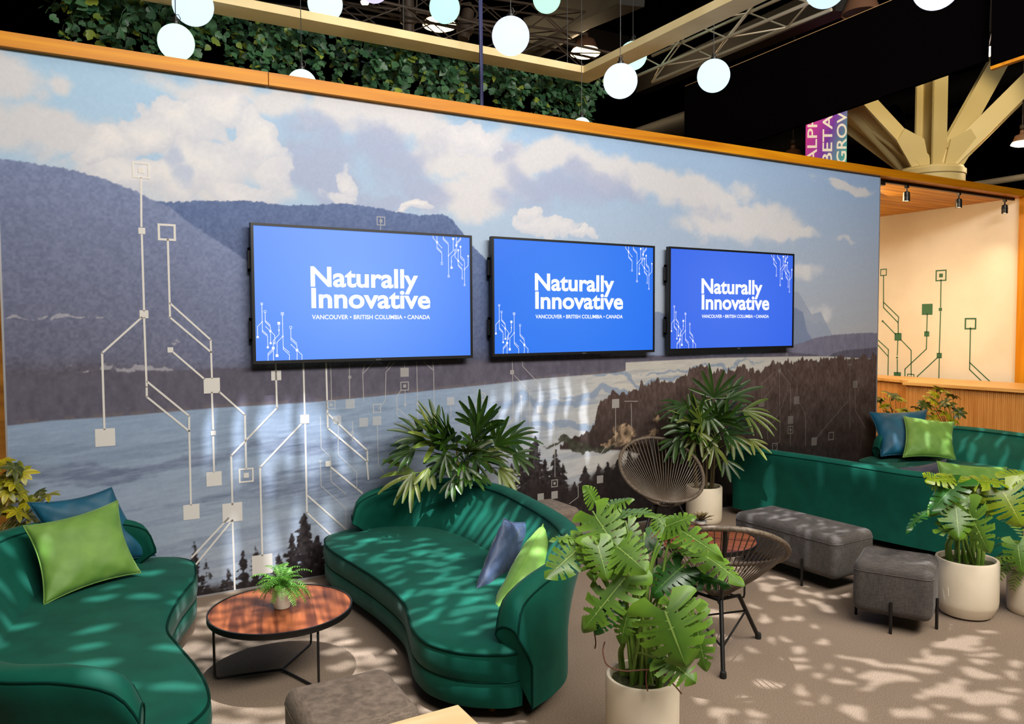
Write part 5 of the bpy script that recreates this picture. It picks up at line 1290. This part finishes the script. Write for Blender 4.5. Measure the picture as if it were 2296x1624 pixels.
for (px_, lab) in (((7.870,0.100,3.551), 'leftmost black spotlight head on the alcove track'), ((8.986,0.100,3.557), 'middle black spotlight head on the alcove track'), ((10.083,0.100,3.546), 'rightmost black spotlight head on the alcove track')):
    t = thing('track_spotlight', lab, 'spotlight', (px_[0], .10, 3.597), group='track spotlights')
    g = MB(); g.box(-.02, .02, -.018, .018, -.03, 0); g.tube([(0, 0, -.03), (0, 0, -.09)], .009, 8); g.build('adapter', M['black'], t, False)
    g = MB(); g.tube([(-.045, 0, -.13), (-.045, 0, -.085), (0, 0, -.075), (.045, 0, -.085), (.045, 0, -.13)], .005, 6); g.build('yoke', M['black_metal'], t)
    g = MB(); g.lathe([(.02, -.07), (.036, -.08), (.038, -.115), (.043, -.118), (.043, -.125), (.038, -.128), (.040, -.19), (.036, -.19), (.034, -.182)], 24); g.build('head', M['black'], t)
    g = MB(); g.lathe([(.001, -.183), (.033, -.183)], 20); g.build('lens', LENS_M, t)
    light('track_beam', 'SPOT', (px_[0], .10, 3.39), 42, (1, .78, .48), (9.5, .9, 1.0), spot_size=1.9, spot_blend=.9, shadow_soft_size=.04)
light('alcove_bounce_fill', 'POINT', (8.3, 2.6, 2.2), 85, (1, .72, .38), shadow_soft_size=.25)  # unseen fill, stands in for light bounced up onto the ceiling boards
light('alcove_fill_down', 'AREA', (8.0, .9, 3.5), 60, (1, .72, .40), (8.6, -.6, .6), shape='RECTANGLE', size=1.2, size_y=.5)  # unseen area fill added inside the alcove
# ---------------------------------------------------------------- glowing globes hung from the rig
def globe(px, label, col, r=.15):
    t = thing('globe_lamp', label, 'globe lamp', px, group='hanging globe lamps')
    m = mat('globe_glow', (.02, .02, .02), .6, spec=.1, emit=srgb(*[c+(255-c)*.25 for c in col]), estr=1.35)
    g = MB(); g.sphere((0, 0, 0), r, 40, 24); g.build('globe', m, t, True, 180)
    g = MB(); g.lathe([(.020, r-.006), (.028, r-.002), (.028, r+.02), (.016, r+.028), (.014, r+.055), (.005, r+.06)], 16); g.tube([(.02, 0, r+.02), (.034, 0, r+.05), (.02, 0, r+.075), (0, 0, r+.07)], .003, 5); g.build('cap', M['black'], t)
    g = MB(); g.tube([(0, 0, r+.055), (0, 0, 6.6-px[2])], .0035, 5); g.build('cord', M['black'], t)
globe((-0.231,0.669,4.365), 'pale blue globe lamp at top left, above the green one', (192, 228, 255))
globe((-0.383,0.471,3.999), 'green-white globe lamp just above the timber beam at upper left', (198, 255, 222), .128)
globe((0.903,1.014,4.727), 'cyan-white globe lamp cut by the top edge left of centre', (200, 250, 255))
globe((0.588,0.653,3.889), 'white-green globe lamp half hidden behind the beam, left of centre', (205, 255, 232), .117)
globe((2.200,1.319,5.055), 'mint globe lamp at the top edge near a bright high-bay lamp', (165, 252, 220))
globe((2.004,-0.314,4.221), 'lavender-blue globe lamp hanging before the cream rig beam', (200, 214, 255))
globe((3.487,1.450,5.448), 'green globe lamp cut by the top edge, right of the lavender one', (158, 245, 196))
globe((4.277,0.956,4.824), 'mint globe lamp partly hidden by a pale blue one', (178, 252, 222))
globe((3.170,-0.237,4.063), 'pale blue globe lamp in front of a mint one', (206, 232, 255))
globe((4.165,-0.366,4.227), 'pale blue globe lamp at the left end of the black drape', (196, 236, 255))
globe((3.838,-1.845,4.421), 'blue-white globe lamp cut by the top edge over the black drape', (180, 220, 255))
globe((3.963,-2.626,4.163), 'lavender-white globe lamp at the top right edge over the black drape', (214, 226, 255))
globe((3.327,0.576,3.865), 'far mint globe lamp barely showing over the timber beam', (205, 255, 228), .088)
globe((1.607,1.699,5.270), 'violet globe lamp barely showing at the top edge', (190, 180, 255))
# ---------------------------------------------------------------- cream rig frame with hanging ivy
CREAM = mat('cream_paint', srgb(226, 208, 160), .7, noise=(2, srgb(214, 194, 144), .4, .6))
t = thing('rig_frame', 'cream rectangular beam frame hung overhead, ivy trailing behind it', 'hanging frame', (3.6, .9, 4.478))
for nm, b in (('long_beam', (-8.0, .15, -.10, .16, 0, .07)), ('side_beam', (-.09, .15, -6.2, .16, .0005, .0705))):
    g = MB(); g.box(*b); g.build(nm, CREAM, t, False)
for x_ in (-6, -4, -2, -.2):
    g = MB(); g.tube([(x_, .03, .07), (x_, .03, 2.2)], .004, 5); g.build('wire', M['black'], t)
IVY = leaf_mat('ivy_leaf', srgb(36, 76, 54), srgb(74, 116, 80), srgb(60, 96, 66), .45)
IVYL = leaf_mat('ivy_leaf_lit', srgb(86, 110, 40), srgb(140, 156, 60), srgb(110, 130, 60), .45)
rg = random.Random(12); ga, gb = MB(), MB()
xl, xr = (-1.033,1.300,4.401)[0], (4.046,1.300,4.474)[0]
def ivy_leaf(g, p, s, d, n):
    X, Y, N = frame(d, n); k = rg.random()
    P = [(0, 0), (.12, .32), (.36, .50), (.48, .30), (.72, .34), (1.05, 0), (.72, -.34), (.48, -.30), (.36, -.50), (.12, -.32)] if k < .6 else [(0, 0), (.08, .25), (.3, .42), (.6, .32), (1.05, 0), (.6, -.32), (.3, -.42), (.08, -.25)]
    m = len(P); c = p+X*s*.45; vs = [c-N*s*.05]+[p+X*s*a+Y*s*b+N*s*.10*abs(b) for a, b in P]
    g.add(vs, [(0, i+1, (i+1) % m+1) for i in range(m)], rg.uniform(.15, 1))
for v in range(190):
    x = rg.uniform(xl, xr) if v > 30 else xl+rg.random()**2*.5
    f = (x-xl)/(xr-xl); ylane = 1.12+rg.random()*.45; z = 4.82-.2*min(1, f*2.2)
    L = rg.choice((.22, .30, .40, .5, .62, .8, .95))*rg.uniform(.8, 1.15)-.04; s0 = .050+.034*rg.random()
    if f < .05: L *= .7
    p = Vector((x, ylane, z)); q = 0; kind = rg.random(); pts = [p.copy()]
    while q < L:
        p = p+Vector((rg.uniform(-.03, .03), rg.uniform(-.02, .02), -.036)); q += .036; pts.append(p.copy())
        for _ in range(2 if q < L*.75 else 1):
            d = Vector((rg.uniform(-1, 1), rg.uniform(-1, .5), -.55+rg.uniform(-.4, .3))); n = Vector((rg.uniform(-.6, .6), -1, rg.uniform(-.1, .8)))
            ivy_leaf(gb if rg.random() < .13 else ga, p+Vector((rg.uniform(-.05, .05), rg.uniform(-.05, .05), rg.uniform(-.02, .02))), s0*rg.uniform(.7, 1.3), d, n)
    if v % 3 == 0: ga.tube(pts, .003, 4)
t = thing('ivy_curtain', 'curtain of dark green ivy hanging behind the cream rig beam', 'hanging ivy', (2, 1.3, 4.6)); t['kind'] = 'stuff'
for g, m in ((ga, IVY), (gb, IVYL)):
    g.v = [(x-2, y-1.3, z-4.6) for x, y, z in g.v]; o = g.build('ivy_leaves', m, t, True, 180, attr=True); o['kind'] = 'stuff'
t = thing('power_cable', 'dark blue cable hanging down behind the timber beam', 'cable', (2.162,0.500,3.900))
g = MB(); g.tube([(0, 0, -.6), (.004, 0, .2), (-.004, 0, .9), (.01, 0, 3)], .013, 8); g.tube([(.018, 0, -.6), (.020, .01, .4), (.012, 0, 3)], .010, 8); g.build('sheath', mat('navy_rubber', srgb(28, 34, 84), .5), t)
# ---------------------------------------------------------------- trusses, lamps and ducts of the dark hall
ALU = mat('truss_metal', srgb(205, 195, 172), .35, .6); IRON = mat('dark_iron', srgb(58, 46, 36), .6)
def truss(label, A, B, w, m, step=.45):
    A, B = Vector(A), Vector(B); t = thing('lighting_truss', label, 'truss', (A+B)/2); c = (A+B)/2
    d = (B-A).normalized(); s = d.cross(UP).normalized()*w/2; u = s.cross(d).normalized()*w/2
    cs = [s+u, -s+u, -s-u, s-u]
    for k in cs:
        g = MB(); g.tube([A+k-c, B+k-c], .017, 8); g.build('chord', m, t)
    n = int((B-A).length/step); g = MB()
    for i in range(n):
        a = A+(B-A)*i/n-c; b = A+(B-A)*(i+1)/n-c
        for j in range(4):
            p, q = cs[j], cs[(j+1) % 4]
            if (i+j) % 2: p, q = q, p
            g.tube([a+p, b+q], .008, 6)
    g.build('lacing', m, t)
    return t
truss('dark truss behind the cream rig beam', (1.161,2.300,5.224), (4.938,2.300,5.195), .26, IRON)
truss('bright metal truss beside the cream side beam', (4.750,1.370,4.899), (4.750,-1.078,4.882), .30, ALU)
truss('dark truss at the top edge above the ivy', (0.775,3.400,5.781), (5.299,3.400,6.126), .30, IRON)
# chain and hook points on the bright truss
def profile_light(label, p, rot):
    t = thing('stage_spotlight', label, 'stage light', p, group='dark stage spotlights'); 
    g = MB(); g.lathe([(.05, .18), (.075, .16), (.08, .02), (.10, 0), (.10, -.12), (.07, -.14), (.07, -.22), (.055, -.22)], 20); g.build('body', IRON, t)
    g = MB(); g.tube([(-.11, 0, 0), (-.12, 0, .2), (0, 0, .28), (.12, 0, .2), (.11, 0, 0)], .012, 6); g.build('yoke', IRON, t)
    g = MB(); g.lathe([(.001, -.215), (.054, -.215)], 16); g.build('lens', mat('glass_lens', srgb(40, 44, 50), .1), t)
    t.rotation_euler = rot
profile_light('left dark stage spotlight hanging near the top edge', (2.613,3.225,5.743), (.2, -.1, 0))
profile_light('right dark stage spotlight hanging beside the bright high-bay lamp', (3.223,2.863,5.608), (-.1, .25, 0))
t = thing('small_floodlight', 'small glowing floodlight at the top edge left of centre', 'stage light', (1.983,3.008,5.678))
g = MB(); g.lathe([(.02, .10), (.05, .08), (.06, 0), (.055, -.01)], 20); g.build('shade', IRON, t)
g = MB(); g.sphere((0, 0, -.005), .05, 16, 10); g.build('bulb', mat('warm_bulb', (1, .8, .6), .3, emit=(1, .82, .62), estr=5), t)
SHADE = mat('lamp_shade_metal', srgb(128, 92, 70), .5); GLOW = mat('lamp_glow', (1, .9, .7), .3, emit=(1, .80, .46), estr=3.2)
def high_bay(label, p, r, en, glow=True):
    t = thing('high_bay_lamp', label, 'ceiling lamp', p, group='high-bay lamps')
    g = MB(); g.lathe([(r*.16, r*1.15), (r*.22, r*1.1), (r*.24, r*.75), (r*.62, r*.62), (r*.66, r*.55), (r*.86, 0), (r*.84, -.005), (r*.60, r*.5)], 28); g.build('shade', SHADE, t)
    g = MB(); g.lathe([(r*.18, r*1.2), (r*.26, r*1.25), (r*.26, r*1.6), (r*.12, r*1.7)], 20); g.build('ballast', IRON, t)
    g = MB(); g.lathe([(r*.86, .0), (r*1.0, -r*.22), (r*.98, -r*.26), (r*.6, -r*.42), (.001, -r*.46)] if glow else [(r*.80, .02), (r*.5, .03), (.001, .03)], 28); g.build('diffuser', GLOW if glow else IRON, t)
    g = MB(); g.tube([(0, 0, r*1.6), (0, 0, 11-p[2])], .012, 6); g.build('hanger', IRON, t)
    if en: light('lamp_light', 'POINT', (p[0], p[1], p[2]-r*.8), en*.35, (1, .74, .42), shadow_soft_size=.2)
high_bay('bright high-bay lamp behind the mint globe at top centre', (5.332,8.124,7.788), .33, 260)
high_bay('bright high-bay lamp over the inner corner of the cream rig frame', (7.746,6.690,7.221), .29, 260)
high_bay('unlit high-bay lamp at the top edge above the black drape', (7.403,0.437,5.701), .26, 0, False)
high_bay('dim high-bay lamp just over the timber beam left of the banner', (13.628,6.665,5.777), .24, 0, False)
high_bay('glowing high-bay lamp at the right edge beyond the column', (12.842,1.286,4.934), .17, 200)
def duct(label, p, r, y0, y1, m):
    t = thing('ceiling_duct', label, 'duct', (p[0], p[1], p[2]), group='ceiling ducts')
    g = MB(); g.tube([(0, y0, 0), (0, y1, 0)], r, 20); g.build('pipe', m, t)
    g = MB()
    for k in range(int(y0), int(y1), 3): g.tube([(0, k, 0), (0, k+.06, 0)], r*1.06, 20)
    g.build('joint_band', m, t)
DUCT = mat('duct_paint', srgb(22, 17, 12), .7)
duct('dark ceiling duct running behind the pale blue globes', (8.840,4.807,5.586), .22, -6, 26, DUCT)
duct('dark ceiling duct emerging low behind the timber beam', (15.284,9.216,6.511), .34, -4, 26, DUCT)
duct('dark ceiling duct behind the column head', (20.206,8.770,8.315), .36, -8, 26, DUCT)
duct('dark ceiling duct at upper right beyond the column', (18.466,5.082,7.079), .24, -4, 26, DUCT)
duct('thin pale pipe low behind the column', (14.140,2.827,4.570), .06, -6, 20, mat('pipe_grey', srgb(130, 124, 112), .5))
duct('dark ceiling duct crossing above the mint globes', (7.084,5.929,7.446), .25, -7, 20, DUCT)
def girder(label, A, B, w):
    t = thing('roof_girder', label, 'girder', A, group='roof girders'); g = MB(); B = Vector(B)-Vector(A)
    g.bar((0, 0, 0), B, w, w*1.3); g.build('beam', DUCT, t, False)
girder('dark roof girder at top centre behind the green globe', (6.769,7.271,7.460), (5.331,2.252,6.262), .35)
girder('dark roof girder crossing behind the bright truss', (6.850,7.236,7.675), (10.320,8.729,8.351), .3)
girder('dark roof girder above the bright truss', (9.995,7.695,7.161), (7.268,0.528,5.920), .28)
# column with spreading steel struts
CC = Vector((11.489,2.043,4.391)); CPAINT = mat('column_paint', srgb(206, 188, 136), .5)
t = thing('tree_column', 'cream steel column with spreading struts rising behind the timber beam', 'column', (CC.x, CC.y, 0))
g = MB(); g.lathe([(.52, 0), (.52, CC.z-.05), (.535, CC.z-.04), (.535, CC.z+.04), (.50, CC.z+.06), (.50, CC.z+.085), (.3, CC.z+.085)], 40); g.build('shaft', CPAINT, t)
def ibeam(a, b, w, h, roll=0):
    a = Vector(a); b = Vector(b); d = (b-a).normalized(); x = d.cross(Vector((math.cos(roll), math.sin(roll), .01))).normalized(); y = x.cross(d)
    g = MB()
    for cx, cy, sx, sy in ((0, h/2, w, .035), (0, -h/2, w, .035), (0, 0, .04, h)):
        vs = [p+x*(cx+i*sx/2)+y*(cy+j*sy/2) for p in (a, b) for i, j in ((-1, -1), (1, -1), (1, 1), (-1, 1))]
        g.add(vs, [(3, 2, 1, 0), (4, 5, 6, 7), (0, 1, 5, 4), (1, 2, 6, 5), (2, 3, 7, 6), (3, 0, 4, 7)])
    return g
vr = cam.matrix_world.to_3x3() @ Vector((1, 0, 0)); vf = cam.matrix_world.to_3x3() @ Vector((0, 0, -1)); rl = math.atan2(vf.y, vf.x)
base = Vector((0, 0, CC.z+.08))
for off_, tx, tz, dy, ro in ((-.16, -1.95, 1.95, .1, .5), (0, .0, 2.6, 0, .35), (.18, 2.2, 2.05, -.1, -.5), (.14, 1.75, 2.3, .9, -.3), (-.14, -1.8, 1.75, .9, .3)):
    ibeam(base+vr*off_, base+vr*tx+vf*dy+Vector((0, 0, tz)), .30, .34, rl+ro).build('strut', CPAINT, t, False)
for s in (-1, 1):
    g = MB(); a = base+vr*(s*.12)-vf*.2
    P = [a, a+vr*s*.30, a+vr*s*.55+UP*.42, a+vr*s*.42+UP*.62, a+vr*s*.10+UP*.45]
    g.add([p-vf*.02 for p in P]+[p+vf*.02 for p in P], [(0, 1, 2, 3, 4), (9, 8, 7, 6, 5)]+[(i, (i+1) % 5, 5+(i+1) % 5, 5+i) for i in range(5)])
    g.build('gusset_plate', CPAINT, t, False)
light('column_lamp', 'SPOT', (CC.x-2.5, CC.y-3.5, 8.6), 1000, (1, .82, .50), (CC.x, CC.y, CC.z+.9), spot_size=.62, spot_blend=.5, shadow_soft_size=.1)
# black drapes
BLK = mat('black_drape', srgb(5, 4, 4), 1, spec=0)
def drape(label, P, edge=None):
    a, b, c_, d_ = [Vector(p) for p in P]; b.x, b.y = c_.x, c_.y; d_.x, d_.y = a.x, a.y
    n = (b-a).cross(UP).normalized()*.03; o = (a+c_)/2
    t = thing('black_drape', label, 'drape', o, group='black drapes'); g = MB()
    Q = [a, b, c_, d_]; g.add([p-n-o for p in Q]+[p+n-o for p in Q], [(0, 1, 2, 3), (7, 6, 5, 4)]+[(i, (i+1) % 4, 4+(i+1) % 4, 4+i) for i in range(4)])
    g.build('cloth', BLK, t, False)
    g = MB(); g.tube([a-o+UP*.006, b-o+UP*.006], .012, 8); g.build('top_rail', mat('rail_tan', srgb(178, 140, 96), .5), t)
    if edge: g = MB(); g.bar(d_-o-UP*.014, c_-o-UP*.014, .06, .028); g.build('timber_edge', PINE, t, False)
drape('large black drape hanging over the right of the mural', [(5.170,1.100,4.655), (6.414,-1.617,5.271), (6.388,-1.652,4.355), (5.144,1.065,3.751)])
drape('second black drape at the upper right edge with an orange lower rail', [(6.301,-1.725,5.266), (6.529,-2.312,5.419), (6.499,-2.352,4.365), (6.273,-1.763,4.259)], True)
t = thing('strip_light', 'small bright strip light in the gap between the black drapes', 'strip light', (6.772,-1.456,4.608))
g = MB(); g.box(-.016, .016, -.016, .016, -.09, .0); g.build('tube', mat('strip_glow', (1, 1, 1), .3, emit=(1, .85, .55), estr=4), t, False)
g = MB(); g.box(-.018, .018, -.018, .018, 0, .14); g.tube([(0, 0, .14), (0, 0, 6)], .006, 6); g.build('holder', IRON, t, False)
# word banner
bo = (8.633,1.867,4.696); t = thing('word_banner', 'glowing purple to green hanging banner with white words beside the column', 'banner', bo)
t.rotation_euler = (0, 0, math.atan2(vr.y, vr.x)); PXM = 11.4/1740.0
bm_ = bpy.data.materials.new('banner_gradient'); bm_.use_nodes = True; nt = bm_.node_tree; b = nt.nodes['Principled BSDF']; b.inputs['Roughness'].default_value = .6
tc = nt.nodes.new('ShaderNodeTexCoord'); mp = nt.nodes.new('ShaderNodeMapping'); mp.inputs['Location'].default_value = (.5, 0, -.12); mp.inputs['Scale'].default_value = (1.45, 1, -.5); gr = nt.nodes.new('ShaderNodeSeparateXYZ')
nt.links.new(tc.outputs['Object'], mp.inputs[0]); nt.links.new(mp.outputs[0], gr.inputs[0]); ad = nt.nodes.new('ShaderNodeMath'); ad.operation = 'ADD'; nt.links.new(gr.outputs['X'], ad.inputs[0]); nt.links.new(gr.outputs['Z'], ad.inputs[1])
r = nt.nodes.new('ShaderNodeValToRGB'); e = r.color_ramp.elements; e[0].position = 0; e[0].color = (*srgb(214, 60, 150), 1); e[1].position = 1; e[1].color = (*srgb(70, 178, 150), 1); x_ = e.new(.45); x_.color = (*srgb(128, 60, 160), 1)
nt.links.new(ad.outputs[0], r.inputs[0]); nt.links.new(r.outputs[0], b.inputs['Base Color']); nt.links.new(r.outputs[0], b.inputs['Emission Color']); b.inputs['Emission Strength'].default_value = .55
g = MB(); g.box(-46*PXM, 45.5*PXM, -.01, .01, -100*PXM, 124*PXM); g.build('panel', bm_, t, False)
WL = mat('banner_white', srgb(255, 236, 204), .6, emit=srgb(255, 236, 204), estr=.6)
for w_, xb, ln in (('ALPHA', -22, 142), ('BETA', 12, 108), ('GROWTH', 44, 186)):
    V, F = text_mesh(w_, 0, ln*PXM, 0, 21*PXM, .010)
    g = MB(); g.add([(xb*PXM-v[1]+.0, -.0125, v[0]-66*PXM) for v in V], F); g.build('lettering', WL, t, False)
# warm light spilling from the hall behind, plus two added fills
light('hall_glow', 'POINT', (3.0, 7.0, 6.0), 160, (1, .74, .40), shadow_soft_size=.5)
light('rig_bounce_fill', 'SPOT', (1.4, -1.3, 3.78), 120, (1, .88, .68), (1.4, -1.0, 7), spot_size=2.9, spot_blend=.8, shadow_soft_size=.3)  # unseen upward fill, stands in for floor bounce on the cream beams and ivy
light('left_panel_fill', 'POINT', (-2.9, .9, 1.6), 70, (1, .74, .42), shadow_soft_size=.2)  # unseen fill added to brighten the tan panel left of the mural
